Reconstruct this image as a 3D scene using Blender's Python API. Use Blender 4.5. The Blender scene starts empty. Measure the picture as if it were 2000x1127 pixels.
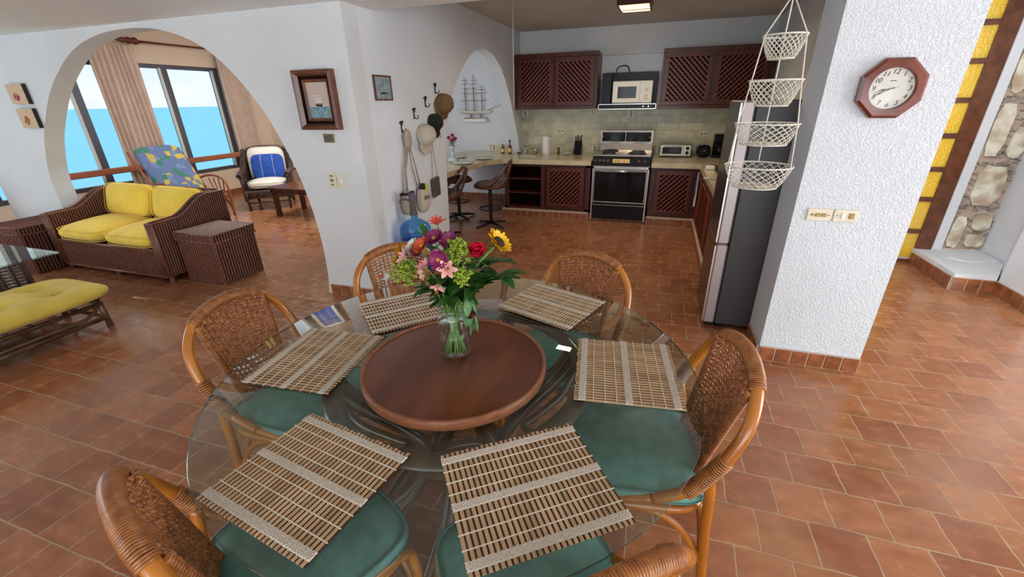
import bpy, bmesh, math, random
from math import sin, cos, pi, radians as R
from mathutils import Vector as V, Matrix
random.seed(7)
S = bpy.context.scene
C = S.collection

# ------------------------------------------------------------------ camera, world, light, exposure
HGT, PITCH, ROLL, YAW = 1.60, R(23.85), R(-1.1), R(18.5)
cam = bpy.data.cameras.new('camera'); co = bpy.data.objects.new('camera', cam); C.objects.link(co)
cam.sensor_width = 36; cam.lens = 831 * 36 / 2000; cam.clip_start = .03; cam.clip_end = 20000
fw = V((-sin(YAW) * cos(PITCH), cos(YAW) * cos(PITCH), -sin(PITCH)))
rt0 = V((cos(YAW), sin(YAW), 0)); up0 = rt0.cross(fw)
rt = rt0 * cos(ROLL) + up0 * sin(ROLL); up = -rt0 * sin(ROLL) + up0 * cos(ROLL)
M = Matrix((rt, up, -fw)).transposed().to_4x4(); M.translation = (0, 0, HGT)
co.matrix_world = M
S.camera = co
S.view_settings.view_transform = 'Standard'; S.view_settings.look = 'None'
S.view_settings.gamma = 1; S.view_settings.use_curve_mapping = False
S.view_settings.exposure = 0.0

w = bpy.data.worlds.new('sky'); S.world = w; w.use_nodes = True
nt = w.node_tree; nt.nodes.clear()
def wn(t, **k):
    n = nt.nodes.new(t)
    for a, b in k.items(): setattr(n, a, b)
    return n
wo = wn('ShaderNodeOutputWorld'); bg = wn('ShaderNodeBackground'); tc = wn('ShaderNodeTexCoord')
sep = wn('ShaderNodeSeparateXYZ'); rp = wn('ShaderNodeValToRGB'); noi = wn('ShaderNodeTexNoise'); mx = wn('ShaderNodeMixRGB')
mp = wn('ShaderNodeMapping'); mp.inputs['Scale'].default_value = (1, 1, 3)
cr = wn('ShaderNodeValToRGB')
nt.links.new(tc.outputs['Generated'], sep.inputs[0]); nt.links.new(sep.outputs['Z'], rp.inputs[0])
e = rp.color_ramp.elements
e[0].position = 0; e[0].color = (.80, .94, 1, 1); e[1].position = .5; e[1].color = (.66, .80, .95, 1)
el = rp.color_ramp.elements.new(.12); el.color = (.84, .96, 1, 1)
nt.links.new(tc.outputs['Generated'], mp.inputs[0]); nt.links.new(mp.outputs[0], noi.inputs['Vector'])
noi.inputs['Scale'].default_value = 5; noi.inputs['Detail'].default_value = 5
cr.color_ramp.elements[0].position = .42; cr.color_ramp.elements[0].color = (0, 0, 0, 1)
cr.color_ramp.elements[1].position = .62; cr.color_ramp.elements[1].color = (1, 1, 1, 1)
nt.links.new(noi.outputs['Fac'], cr.inputs[0]); nt.links.new(cr.outputs[0], mx.inputs['Fac'])
nt.links.new(rp.outputs[0], mx.inputs['Color1']); mx.inputs['Color2'].default_value = (.97, .99, 1, 1)
nt.links.new(mx.outputs[0], bg.inputs['Color']); bg.inputs['Strength'].default_value = 1.05
nt.links.new(bg.outputs[0], wo.inputs[0])

def sun(name, energy, ang, rot, col):
    l = bpy.data.lights.new(name, 'SUN'); l.energy = energy; l.angle = ang; l.color = col
    o = bpy.data.objects.new(name, l); C.objects.link(o); o.rotation_euler = rot
sun('sun', 9.0, R(.6), (R(22), 0, R(150)), (1, .96, .9))
def area(name, loc, target, sx, sy, energy, col):
    l = bpy.data.lights.new(name, 'AREA'); l.shape = 'RECTANGLE'; l.size = sx; l.size_y = sy; l.energy = energy; l.color = col
    o = bpy.data.objects.new(name, l); C.objects.link(o); o.location = loc
    o.rotation_euler = (V(target) - V(loc)).to_track_quat('-Z', 'Z').to_euler()
    return o
# daylight at the room's openings, plus added sunroom and hall fills (all outside the frame)
area('daylight_east_opening', (4.2, 1.2, 1.0), (-3, 2.4, 1.35), 4.6, 1.9, 215, (.92, .965, 1))
area('daylight_south_opening', (.9, -3.4, 1.0), (.2, 4, 1.5), 5.0, 1.9, 108, (.89, .95, 1))
area('daylight_west_windows', (-7.75, .2, 1.25), (0, 1.2, .9), 4.2, 1.5, 95, (.84, .92, 1))
area('fill_sunroom', (-5.1, 5.3, 2.70), (-5.3, 5.3, 0), 1.8, 2.0, 85, (1, .97, .92))  # added fill lamp under the sunroom ceiling, facing down; no opening there
area('daylight_behind_door', (2.6, 6.6, 1.3), (2.5, 5.2, 1.1), 1.0, 1.8, 30, (1, .98, .92))
area('fill_hall', (2.0, 3.5, 2.2), (2.9, 4.9, .4), .8, .5, 16, (.95, .98, 1))  # added lamp below the hall ceiling to brighten ledge and stone
area('daylight_nook_window', (-3.75, 4.9, 1.6), (-2.7, 7.1, 1.2), 1.0, 1.2, 16, (.93, .96, 1))

# ------------------------------------------------------------------ materials
MATS = {}
def mat(name, col, rough=.5, metal=0, var=0, vscale=8, bump=0, bscale=60, col2=None, stretch=(1, 1, 1), spec=.5, coat=0, trans=0, emit=0, sheen=0, alpha=1, detail=4, ior=1.45):
    if name in MATS: return MATS[name]
    m = bpy.data.materials.new(name); m.use_nodes = True; MATS[name] = m
    t = m.node_tree; b = t.nodes['Principled BSDF']
    b.inputs['Base Color'].default_value = (*col, 1); b.inputs['Roughness'].default_value = rough
    b.inputs['Metallic'].default_value = metal; b.inputs['Specular IOR Level'].default_value = spec
    b.inputs['Coat Weight'].default_value = coat; b.inputs['Coat Roughness'].default_value = .12
    b.inputs['Transmission Weight'].default_value = trans; b.inputs['IOR'].default_value = ior
    if sheen: b.inputs['Sheen Weight'].default_value = sheen
    if emit: b.inputs['Emission Color'].default_value = (*col, 1); b.inputs['Emission Strength'].default_value = emit
    tcn = t.nodes.new('ShaderNodeTexCoord'); mpn = t.nodes.new('ShaderNodeMapping'); mpn.inputs['Scale'].default_value = stretch
    t.links.new(tcn.outputs['Object'], mpn.inputs[0])
    if col2 is not None or var:
        n = t.nodes.new('ShaderNodeTexNoise'); n.inputs['Scale'].default_value = vscale; n.inputs['Detail'].default_value = detail
        t.links.new(mpn.outputs[0], n.inputs['Vector'])
        r = t.nodes.new('ShaderNodeValToRGB'); c2 = col2 or tuple(max(0, c * (1 - var)) for c in col)
        r.color_ramp.elements[0].position = .35; r.color_ramp.elements[0].color = (*c2, 1)
        r.color_ramp.elements[1].position = .65; r.color_ramp.elements[1].color = (*col, 1)
        t.links.new(n.outputs['Fac'], r.inputs[0]); t.links.new(r.outputs[0], b.inputs['Base Color'])
    if bump:
        n = t.nodes.new('ShaderNodeTexNoise'); n.inputs['Scale'].default_value = bscale; n.inputs['Detail'].default_value = 3
        t.links.new(mpn.outputs[0], n.inputs['Vector'])
        bu = t.nodes.new('ShaderNodeBump'); bu.inputs['Strength'].default_value = bump; bu.inputs['Distance'].default_value = .01
        t.links.new(n.outputs['Fac'], bu.inputs['Height']); t.links.new(bu.outputs[0], b.inputs['Normal'])
    return m

def thin_glass(name, tint, gloss=1.0, rough=0.0, bump=0, ior=1.5):
    m = bpy.data.materials.new(name); m.use_nodes = True; t = m.node_tree; t.nodes.clear(); MATS[name] = m
    o = t.nodes.new('ShaderNodeOutputMaterial'); mi = t.nodes.new('ShaderNodeMixShader'); fr = t.nodes.new('ShaderNodeLayerWeight'); pw = t.nodes.new('ShaderNodeMath'); ma = t.nodes.new('ShaderNodeMath')
    tr = t.nodes.new('ShaderNodeBsdfTransparent'); gl = t.nodes.new('ShaderNodeBsdfGlossy')
    f0 = ((ior - 1) / (ior + 1)) ** 2; fr.inputs['Blend'].default_value = .5; pw.operation = 'POWER'; pw.inputs[1].default_value = 5; ma.operation = 'MULTIPLY_ADD'; ma.inputs[1].default_value = 1 - f0; ma.inputs[2].default_value = f0
    t.links.new(fr.outputs['Facing'], pw.inputs[0]); t.links.new(pw.outputs[0], ma.inputs[0]); tr.inputs['Color'].default_value = (*tint, 1); gl.inputs['Roughness'].default_value = rough
    gl.inputs['Color'].default_value = (gloss, gloss, gloss, 1)
    t.links.new(ma.outputs[0], mi.inputs[0]); t.links.new(tr.outputs[0], mi.inputs[1]); t.links.new(gl.outputs[0], mi.inputs[2])
    t.links.new(mi.outputs[0], o.inputs[0])
    return m

def brick_mat(name, c1, c2, grout, bw, bh, mortar, rough=.35, off=.5, vertical=False, bump=.6, offset=(0, 0, 0), mott=.25, mscale=9, c3=None, coat=0, rvar=.2):
    m = bpy.data.materials.new(name); m.use_nodes = True; t = m.node_tree; b = t.nodes['Principled BSDF']; MATS[name] = m
    N = t.nodes.new; L = t.links.new
    tcn = N('ShaderNodeTexCoord'); vec = tcn.outputs['Object']
    if vertical:
        s = N('ShaderNodeSeparateXYZ'); L(vec, s.inputs[0]); a = N('ShaderNodeMath'); L(s.outputs['X'], a.inputs[0]); L(s.outputs['Y'], a.inputs[1])
        cb = N('ShaderNodeCombineXYZ'); L(a.outputs[0], cb.inputs['X']); L(s.outputs['Z'], cb.inputs['Y']); vec = cb.outputs[0]
    # a small waver so that joints are hand-laid
    nz = N('ShaderNodeTexNoise'); nz.inputs['Scale'].default_value = 6; L(vec, nz.inputs['Vector'])
    vs = N('ShaderNodeVectorMath'); vs.operation = 'SUBTRACT'; L(nz.outputs['Color'], vs.inputs[0]); vs.inputs[1].default_value = (.5, .5, .5)
    vm = N('ShaderNodeVectorMath'); vm.operation = 'SCALE'; L(vs.outputs[0], vm.inputs[0]); vm.inputs['Scale'].default_value = .022 if not vertical else .016
    va = N('ShaderNodeVectorMath'); L(vec, va.inputs[0]); L(vm.outputs[0], va.inputs[1])
    mpn = N('ShaderNodeMapping'); mpn.inputs['Location'].default_value = offset; L(va.outputs[0], mpn.inputs[0])
    br = N('ShaderNodeTexBrick'); br.offset = off; br.squash = 1; L(mpn.outputs[0], br.inputs['Vector'])
    br.inputs['Color1'].default_value = (*c1, 1); br.inputs['Color2'].default_value = (*c2, 1); br.inputs['Mortar'].default_value = (*grout, 1)
    br.inputs['Scale'].default_value = 1; br.inputs['Brick Width'].default_value = bw; br.inputs['Row Height'].default_value = bh
    br.inputs['Mortar Size'].default_value = mortar; br.inputs['Mortar Smooth'].default_value = .3; br.inputs['Bias'].default_value = -.1
    n1 = N('ShaderNodeTexNoise'); n1.inputs['Scale'].default_value = mscale; n1.inputs['Detail'].default_value = 7; n1.inputs['Roughness'].default_value = .62
    mm = N('ShaderNodeMapping'); mm.inputs['Scale'].default_value = (.7, 1.3, 1); L(vec, mm.inputs[0]); L(mm.outputs[0], n1.inputs['Vector'])
    hs = N('ShaderNodeValToRGB'); hs.color_ramp.elements[0].position = .3; hs.color_ramp.elements[1].position = .72
    lo = 1 - mott; hi = 1 + mott * .8
    hs.color_ramp.elements[0].color = (lo, lo * .93, lo * .88, 1); hs.color_ramp.elements[1].color = (hi, hi, hi * .98, 1)
    L(n1.outputs['Fac'], hs.inputs[0])
    mu = N('ShaderNodeMixRGB'); mu.blend_type = 'MULTIPLY'; mu.inputs[0].default_value = 1; L(br.outputs['Color'], mu.inputs[1]); L(hs.outputs[0], mu.inputs[2])
    out = mu.outputs[0]
    if c3:
        n3 = N('ShaderNodeTexNoise'); n3.inputs['Scale'].default_value = 2.3; n3.inputs['Detail'].default_value = 5; L(vec, n3.inputs['Vector'])
        r3 = N('ShaderNodeValToRGB'); r3.color_ramp.elements[0].position = .5; r3.color_ramp.elements[1].position = .7; L(n3.outputs['Fac'], r3.inputs[0])
        ms = N('ShaderNodeMath'); ms.operation = 'MULTIPLY'; L(r3.outputs[0], ms.inputs[0]); ms.inputs[1].default_value = .45
        m3 = N('ShaderNodeMixRGB'); L(ms.outputs[0], m3.inputs[0]); L(out, m3.inputs[1]); m3.inputs[2].default_value = (*c3, 1); out = m3.outputs[0]
    L(out, b.inputs['Base Color'])
    rm = N('ShaderNodeMapRange'); L(n1.outputs['Fac'], rm.inputs[0]); rm.inputs['From Min'].default_value = .3; rm.inputs['From Max'].default_value = .7
    rm.inputs['To Min'].default_value = rough; rm.inputs['To Max'].default_value = rough + rvar
    ra = N('ShaderNodeMath'); ra.operation = 'ADD'; L(rm.outputs[0], ra.inputs[0])
    rb = N('ShaderNodeMath'); rb.operation = 'MULTIPLY'; L(br.outputs['Fac'], rb.inputs[0]); rb.inputs[1].default_value = .4; L(rb.outputs[0], ra.inputs[1])
    L(ra.outputs[0], b.inputs['Roughness'])
    inv = N('ShaderNodeMath'); inv.operation = 'SUBTRACT'; inv.inputs[0].default_value = 1; L(br.outputs['Fac'], inv.inputs[1])
    n2 = N('ShaderNodeTexNoise'); n2.inputs['Scale'].default_value = 14; L(vec, n2.inputs['Vector'])
    ad = N('ShaderNodeMath'); ad.operation = 'MULTIPLY_ADD'; L(n2.outputs['Fac'], ad.inputs[0]); ad.inputs[1].default_value = .6; L(inv.outputs[0], ad.inputs[2])
    bu = N('ShaderNodeBump'); bu.inputs['Strength'].default_value = bump; bu.inputs['Distance'].default_value = .004
    L(ad.outputs[0], bu.inputs['Height']); L(bu.outputs[0], b.inputs['Normal'])
    b.inputs['Coat Weight'].default_value = coat
    return m

def plaster(name, col, strength=.55, scale=55, mott=.08):
    m = bpy.data.materials.new(name); m.use_nodes = True; t = m.node_tree; b = t.nodes['Principled BSDF']; MATS[name] = m
    N = t.nodes.new; L = t.links.new
    tcn = N('ShaderNodeTexCoord')
    n = N('ShaderNodeTexNoise'); n.inputs['Scale'].default_value = scale; n.inputs['Detail'].default_value = 4; n.inputs['Distortion'].default_value = .6; L(tcn.outputs['Object'], n.inputs['Vector'])
    n2 = N('ShaderNodeTexNoise'); n2.inputs['Scale'].default_value = 2; n2.inputs['Detail'].default_value = 5; L(tcn.outputs['Object'], n2.inputs['Vector'])
    r = N('ShaderNodeValToRGB'); r.color_ramp.elements[0].position = .3; r.color_ramp.elements[1].position = .7
    r.color_ramp.elements[0].color = (*[c * (1 - mott) for c in col], 1); r.color_ramp.elements[1].color = (*col, 1)
    L(n2.outputs['Fac'], r.inputs[0]); L(r.outputs[0], b.inputs['Base Color'])
    rr = N('ShaderNodeValToRGB'); rr.color_ramp.elements[0].position = .38; rr.color_ramp.elements[1].position = .6; L(n.outputs['Fac'], rr.inputs[0])
    bu = N('ShaderNodeBump'); bu.inputs['Strength'].default_value = strength; bu.inputs['Distance'].default_value = .006
    L(rr.outputs[0], bu.inputs['Height']); L(bu.outputs[0], b.inputs['Normal'])
    b.inputs['Roughness'].default_value = .85; b.inputs['Specular IOR Level'].default_value = .2
    return m

plaster('wall_plaster', (.74, .75, .75), .5, 70)
plaster('column_plaster', (.71, .75, .79), .6, 85)
plaster('smooth_plaster', (.76, .79, .83), .12, 30)
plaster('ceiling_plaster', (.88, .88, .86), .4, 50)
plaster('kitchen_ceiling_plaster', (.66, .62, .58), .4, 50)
plaster('peach_plaster', (.86, .70, .55), .15, 30)
plaster('cream_plaster', (.88, .82, .68), .2, 30)
brick_mat('floor_tile', (.39, .158, .068), (.275, .096, .043), (.42, .30, .19), .2, .2, .0038, rough=.08, offset=(.05, .085, 0), mott=.26, c3=(.43, .23, .11), rvar=.26, mscale=13, bump=.45)
brick_mat('backsplash_tile', (.62, .60, .42), (.46, .47, .34), (.68, .66, .52), .105, .105, .003, rough=.22, off=0, vertical=True, bump=.8, mott=.18, mscale=6, c3=(.55, .50, .33))
mat('base_tile', (.36, .12, .045), .28, var=.45, vscale=14, coat=.3)
mat('grout', (.62, .48, .38), .9, var=.2)
mat('counter_stone', (.66, .56, .36), .25, var=.22, vscale=5, coat=.2)
mat('dark_wood', (.095, .016, .008), .34, col2=(.05, .009, .004), vscale=5, stretch=(6, 6, 1), coat=.12)
mat('lattice_wood', (.17, .036, .017), .35)
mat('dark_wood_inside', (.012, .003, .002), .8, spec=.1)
mat('stain_wood', (.17, .055, .022), .32, col2=(.09, .026, .012), vscale=4, stretch=(3, 1, 1), coat=.2)
mat('susan_wood', (.155, .042, .016), .3, col2=(.085, .022, .009), vscale=5, stretch=(2, .7, 1), coat=.35, detail=8)
mat('susan_rim', (.27, .10, .042), .42, col2=(.17, .06, .025), vscale=30, stretch=(1, 1, 6))
mat('rattan', (.52, .19, .016), .2, col2=(.36, .11, .010), vscale=7, coat=.6)
mat('rattan_wrap', (.40, .15, .035), .3, col2=(.24, .075, .016), vscale=40, coat=.4)
mat('rattan_weave', (.46, .19, .065), .26, col2=(.25, .08, .028), vscale=45, coat=.2)
mat('rattan_brown', (.13, .065, .03), .3, col2=(.06, .03, .014), vscale=9, coat=.5)
mat('bentwood', (.10, .022, .010), .22, coat=.5)
mat('teal_vinyl', (.15, .37, .33), .4, col2=(.095, .26, .235), vscale=22, bump=.15, bscale=90, detail=7)
mat('teal_piping', (.05, .16, .14), .35)
mat('bamboo_light', (.68, .50, .30), .5, col2=(.44, .30, .16), vscale=35, stretch=(1, .15, 1))
mat('bamboo_dark', (.07, .028, .016), .5, col2=(.035, .014, .008), vscale=60)
mat('cotton', (.78, .74, .64), .9, var=.2, vscale=200)
mat('yellow_cloth', (.95, .67, .07), .85, var=.12, vscale=6, bump=.2, bscale=300, sheen=.2)
mat('yellow_cloth_dull', (.74, .56, .08), .85, var=.15, vscale=6, bump=.2, bscale=300, sheen=.2)
mat('white_cloth', (.80, .76, .68), .9, var=.08, bump=.2, bscale=200)
mat('blue_cloth', (.018, .085, .42), .8, var=.3, vscale=12, bump=.3, bscale=160)
mat('wicker_brown', (.24, .088, .052), .38, col2=(.13, .042, .026), vscale=60, coat=.15)
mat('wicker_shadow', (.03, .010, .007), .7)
mat('wicker_dark', (.09, .05, .038), .45, col2=(.045, .022, .016), vscale=60, coat=.1)
mat('black_metal', (.012, .012, .013), .35)
mat('iron', (.02, .018, .016), .5, metal=.5)
mat('black_plastic', (.008, .008, .009), .3, spec=.25)
mat('black_glass', (.006, .006, .007), .08, spec=.3)
mat('chrome', (.60, .57, .53), .22, metal=1)
mat('steel', (.42, .40, .38), .32, metal=1, var=.15, stretch=(1, 1, 12))
mat('fridge_side', (.055, .052, .055), .45, metal=.2)
mat('fridge_front', (.17, .14, .14), .25, metal=.85)
mat('fridge_edge', (.42, .36, .36), .38, metal=.45)
mat('white_enamel', (.88, .86, .78), .35)
mat('ivory_plastic', (.72, .66, .50), .4)
mat('white_plastic', (.80, .80, .78), .4)
mat('brass', (.32, .22, .08), .35, metal=.8)
mat('window_metal', (.115, .12, .15), .4, metal=.3)
mat('window_white', (.70, .72, .66), .5)
mat('curtain_cloth', (.74, .58, .48), .9, var=.1, vscale=5, sheen=.2)
mat('rail_wood', (.42, .14, .07), .45, var=.3, vscale=6, stretch=(1, .2, 1))
mat('mahogany', (.20, .04, .018), .28, col2=(.12, .022, .010), vscale=9, coat=.4)
mat('frame_wood', (.17, .06, .025), .35, col2=(.10, .032, .014), vscale=12, coat=.2)
mat('canvas_cream', (.60, .42, .26), .8)
mat('cream_glass_shade', (.8, .76, .66), .6, emit=.0)
mat('lamp_glow', (1, .62, .25), .5, emit=3.2)
mat('white_rope', (.74, .70, .60), .9, var=.15, vscale=150)
mat('leaf_green', (.045, .16, .025), .42, col2=(.02, .085, .018), vscale=30)
mat('leaf_pale', (.15, .30, .12), .45, col2=(.09, .21, .07), vscale=30)
mat('stem_green', (.16, .32, .06), .4, var=.3, vscale=30)
mat('solidago', (.30, .42, .03), .6, var=.3, vscale=60)
mat('petal_yellow', (.86, .50, .005), .5, var=.2, vscale=60)
mat('petal_purple', (.24, .012, .10), .5, var=.4, vscale=60)
mat('petal_orange', (.55, .07, .02), .5, var=.4, vscale=60)
mat('petal_white', (.74, .68, .62), .6, var=.1)
mat('petal_pink', (.72, .26, .27), .5, col2=(.72, .45, .38), vscale=40)
mat('petal_red', (.66, .012, .045), .5, var=.35, vscale=40)
mat('petal_coral', (.78, .10, .07), .5, var=.3, vscale=40)
mat('petal_dark', (.12, .008, .018), .5)
mat('petal_rosepink', (.60, .05, .16), .5, var=.3, vscale=40)
mat('disc_brown', (.03, .014, .008), .9)
mat('disc_yellow', (.45, .26, .03), .8)
mat('beige_cloth', (.45, .36, .29), .9, var=.15, vscale=20)
mat('cap_cloth', (.60, .53, .42), .9, var=.15, vscale=12)
mat('tan_felt', (.22, .12, .05), .9, var=.2, vscale=12)
mat('black_cloth', (.012, .016, .016), .9)
mat('grey_leather', (.10, .08, .07), .6, bump=.3, bscale=120)
mat('neon_yellow', (.55, .62, .03), .6)
mat('water_blue', (.03, .14, .38), .3)
mat('porcelain', (.62, .70, .70), .25, col2=(.28, .40, .48), vscale=18)
mat('plate_white', (.66, .66, .56), .3)
mat('tile_decor', (.70, .66, .52), .3)
mat('ink', (.015, .013, .013), .6)
mat('dial_white', (.62, .61, .55), .5)
mat('chili_red', (.45, .03, .012), .3)
mat('sea_water', (.085, .225, .345), .9, spec=0)
def pane_mat():
    m = bpy.data.materials.new('yellow_pane'); m.use_nodes = True; t = m.node_tree; t.nodes.clear(); MATS['yellow_pane'] = m
    N = t.nodes.new; L = t.links.new
    o = N('ShaderNodeOutputMaterial'); a = N('ShaderNodeBsdfTranslucent'); b = N('ShaderNodeBsdfDiffuse'); g = N('ShaderNodeBsdfGlossy'); m1 = N('ShaderNodeMixShader'); m2 = N('ShaderNodeMixShader')
    a.inputs['Color'].default_value = (.88, .70, .02, 1); b.inputs['Color'].default_value = (.75, .55, .03, 1); g.inputs['Roughness'].default_value = .12
    m1.inputs[0].default_value = .45; m2.inputs[0].default_value = .12
    tc_ = N('ShaderNodeTexCoord'); n = N('ShaderNodeTexNoise'); n.inputs['Scale'].default_value = 70; L(tc_.outputs['Object'], n.inputs['Vector'])
    bu = N('ShaderNodeBump'); bu.inputs['Strength'].default_value = .8; bu.inputs['Distance'].default_value = .01; L(n.outputs['Fac'], bu.inputs['Height'])
    for q in (b, g): L(bu.outputs[0], q.inputs['Normal'])
    L(a.outputs[0], m1.inputs[1]); L(b.outputs[0], m1.inputs[2]); L(m1.outputs[0], m2.inputs[1]); L(g.outputs[0], m2.inputs[2]); L(m2.outputs[0], o.inputs[0])
pane_mat()
mat('vase_white', (.75, .77, .78), .25)
mat('bottle_amber', (.10, .04, .01), .15, coat=.5)
mat('red_wood', (.14, .03, .016), .4)
thin_glass('table_glass', (.81, .885, .855), ior=1.52)
thin_glass('pane_glass', (.97, .985, .98), ior=1.15)
thin_glass('jar_glass', (.93, .96, .95), ior=1.45)
thin_glass('blue_glass', (.36, .62, .86), ior=1.4)
thin_glass('dial_glass', (1, 1, 1), ior=1.35)
mat('glass_edge', (.045, .10, .085), .1, coat=.5)

# two-tone patterned cloth of the lounge chair
def pattern_mat():
    m = bpy.data.materials.new('patterned_cloth'); m.use_nodes = True; t = m.node_tree; b = t.nodes['Principled BSDF']; MATS['patterned_cloth'] = m
    N = t.nodes.new; L = t.links.new
    tcn = N('ShaderNodeTexCoord'); vo = N('ShaderNodeTexVoronoi'); vo.distance = 'CHEBYCHEV'; vo.inputs['Scale'].default_value = 14; vo.inputs['Randomness'].default_value = .8
    L(tcn.outputs['Object'], vo.inputs['Vector'])
    sp = N('ShaderNodeSeparateColor'); L(vo.outputs['Color'], sp.inputs[0])
    r = N('ShaderNodeValToRGB'); r.color_ramp.interpolation = 'CONSTANT'
    es = r.color_ramp.elements; es[0].position = 0; es[0].color = (.13, .19, .38, 1); es[1].position = .55; es[1].color = (.05, .22, .14, 1)
    for p, c in ((.70, (.62, .46, .08)), (.80, (.18, .26, .46)), (.93, (.55, .42, .10))):
        q = es.new(p); q.color = (*c, 1)
    L(sp.outputs[0], r.inputs[0]); L(r.outputs[0], b.inputs['Base Color']); b.inputs['Roughness'].default_value = .85
pattern_mat()

def stone_mat():
    m = bpy.data.materials.new('rubble_stone'); m.use_nodes = True; t = m.node_tree; b = t.nodes['Principled BSDF']; MATS['rubble_stone'] = m
    N = t.nodes.new; L = t.links.new
    tcn = N('ShaderNodeTexCoord')
    n = N('ShaderNodeTexNoise'); n.inputs['Scale'].default_value = 9; n.inputs['Detail'].default_value = 8; L(tcn.outputs['Object'], n.inputs['Vector'])
    r = N('ShaderNodeValToRGB'); r.color_ramp.elements[0].position = .35; r.color_ramp.elements[0].color = (.50, .38, .26, 1)
    r.color_ramp.elements[1].position = .62; r.color_ramp.elements[1].color = (.86, .82, .66, 1); L(n.outputs['Fac'], r.inputs[0])
    L(r.outputs[0], b.inputs['Base Color']); b.inputs['Roughness'].default_value = .85
    bu = N('ShaderNodeBump'); bu.inputs['Strength'].default_value = .7; bu.inputs['Distance'].default_value = .01; L(n.outputs['Fac'], bu.inputs['Height']); L(bu.outputs[0], b.inputs['Normal'])
stone_mat()
mat('chip_stone', (.48, .42, .36), .9, var=.5, vscale=30)

# ------------------------------------------------------------------ mesh builder
class MB:
    def __init__(s): s.v = []; s.f = []; s.mi = []; s.sm = []; s.cur = 0; s.T = None
    def _add(s, vs, fs, smooth=False):
        o = len(s.v)
        s.v += [tuple(s.T @ V(p)) if s.T else tuple(p) for p in vs]
        s.f += [tuple(i + o for i in f) for f in fs]; s.mi += [s.cur] * len(fs); s.sm += [smooth] * len(fs)
        return s
    def box(s, c, d, rz=0, bev=0):
        x, y, z = (q / 2 for q in d); cx, cy, cz = c
        if bev:
            b = min(bev, x * .9, y * .9, z * .9); vs = []; rings = []
            for (zz, ins) in ((-z, b), (-z + b, 0), (z - b, 0), (z, b)):
                X, Y = x - ins, y - ins; k = b if ins == 0 else b * .5
                vs += [(-X + k, -Y, zz), (X - k, -Y, zz), (X, -Y + k, zz), (X, Y - k, zz), (X - k, Y, zz), (-X + k, Y, zz), (-X, Y - k, zz), (-X, -Y + k, zz)]
            fs = [tuple(range(7, -1, -1)), tuple(range(24, 32))]
            for r in range(3):
                for i in range(8):
                    j = (i + 1) % 8; fs.append((r * 8 + i, r * 8 + j, r * 8 + 8 + j, r * 8 + 8 + i))
        else:
            vs = [(-x, -y, -z), (x, -y, -z), (x, y, -z), (-x, y, -z), (-x, -y, z), (x, -y, z), (x, y, z), (-x, y, z)]
            fs = [(0, 3, 2, 1), (4, 5, 6, 7), (0, 1, 5, 4), (1, 2, 6, 5), (2, 3, 7, 6), (3, 0, 4, 7)]
        ca, sa = cos(rz), sin(rz)
        return s._add([(cx + ca * a - sa * b_, cy + sa * a + ca * b_, cz + c_) for a, b_, c_ in vs], fs)
    def bx(s, x0, x1, y0, y1, z0, z1, bev=0):
        return s.box(((x0 + x1) / 2, (y0 + y1) / 2, (z0 + z1) / 2), (abs(x1 - x0), abs(y1 - y0), abs(z1 - z0)), 0, bev)
    def tube(s, pts, r, n=8, closed=False, flat=None, cap=True):
        P = [V(p) for p in pts]; k = len(P)
        if not isinstance(r, (list, tuple)): r = [r] * k
        up = None; vs = []
        for i in range(k):
            a = P[(i - 1) % k] if (closed or i > 0) else P[i]; b = P[(i + 1) % k] if (closed or i < k - 1) else P[i]
            t = (b - a)
            t = t.normalized() if t.length > 1e-9 else V((0, 0, 1))
            if up is None: up = V((0, 0, 1)) if abs(t.z) < .9 else V((1, 0, 0))
            x = t.cross(up)
            if x.length < 1e-6: x = t.orthogonal()
            x.normalize(); u = x.cross(t).normalized(); up = u if flat is None else up
            fx, fu = flat if flat else (1, 1)
            for j in range(n):
                q = 2 * pi * j / n
                vs.append(P[i] + x * cos(q) * r[i] * fx + u * sin(q) * r[i] * fu)
        fs = []
        for i in range(k if closed else k - 1):
            a = i * n; b = ((i + 1) % k) * n
            for j in range(n): fs.append((a + j, a + (j + 1) % n, b + (j + 1) % n, b + j))
        if not closed and cap: fs.append(tuple(range(n - 1, -1, -1))); fs.append(tuple((k - 1) * n + j for j in range(n)))
        return s._add([tuple(p) for p in vs], fs, True)
    def lathe(s, prof, c=(0, 0, 0), n=24, smooth=True, arc=2 * pi):
        vs = []; fs = []; full = arc > 6.28; m = n if full else n + 1
        for (r, z) in prof:
            for j in range(m):
                q = arc * j / n; vs.append((c[0] + r * cos(q), c[1] + r * sin(q), c[2] + z))
        for i in range(len(prof) - 1):
            for j in range(n):
                k = (j + 1) % m; fs.append((i * m + j, i * m + k, (i + 1) * m + k, (i + 1) * m + j))
        return s._add(vs, fs, smooth)
    def cyl(s, c, r, h, n=20, r2=None):
        r2 = r if r2 is None else r2
        vs = [(c[0] + r * cos(2 * pi * j / n), c[1] + r * sin(2 * pi * j / n), c[2]) for j in range(n)] + [(c[0] + r2 * cos(2 * pi * j / n), c[1] + r2 * sin(2 * pi * j / n), c[2] + h) for j in range(n)]
        fs = [(j, (j + 1) % n, n + (j + 1) % n, n + j) for j in range(n)]
        s._add(vs, fs, True); 
        return s._add(vs, [tuple(range(n - 1, -1, -1)), tuple(range(n, 2 * n))])
    def prism(s, poly, a0, a1, axis='z'):
        def p(u, v_, w_): return {'z': (u, v_, w_), 'y': (u, w_, v_), 'x': (w_, u, v_)}[axis]
        n = len(poly); vs = [p(u, v_, a0) for u, v_ in poly] + [p(u, v_, a1) for u, v_ in poly]
        fs = [tuple(range(n - 1, -1, -1)), tuple(range(n, 2 * n))] + [(i, (i + 1) % n, n + (i + 1) % n, n + i) for i in range(n)]
        return s._add(vs, fs)
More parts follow.
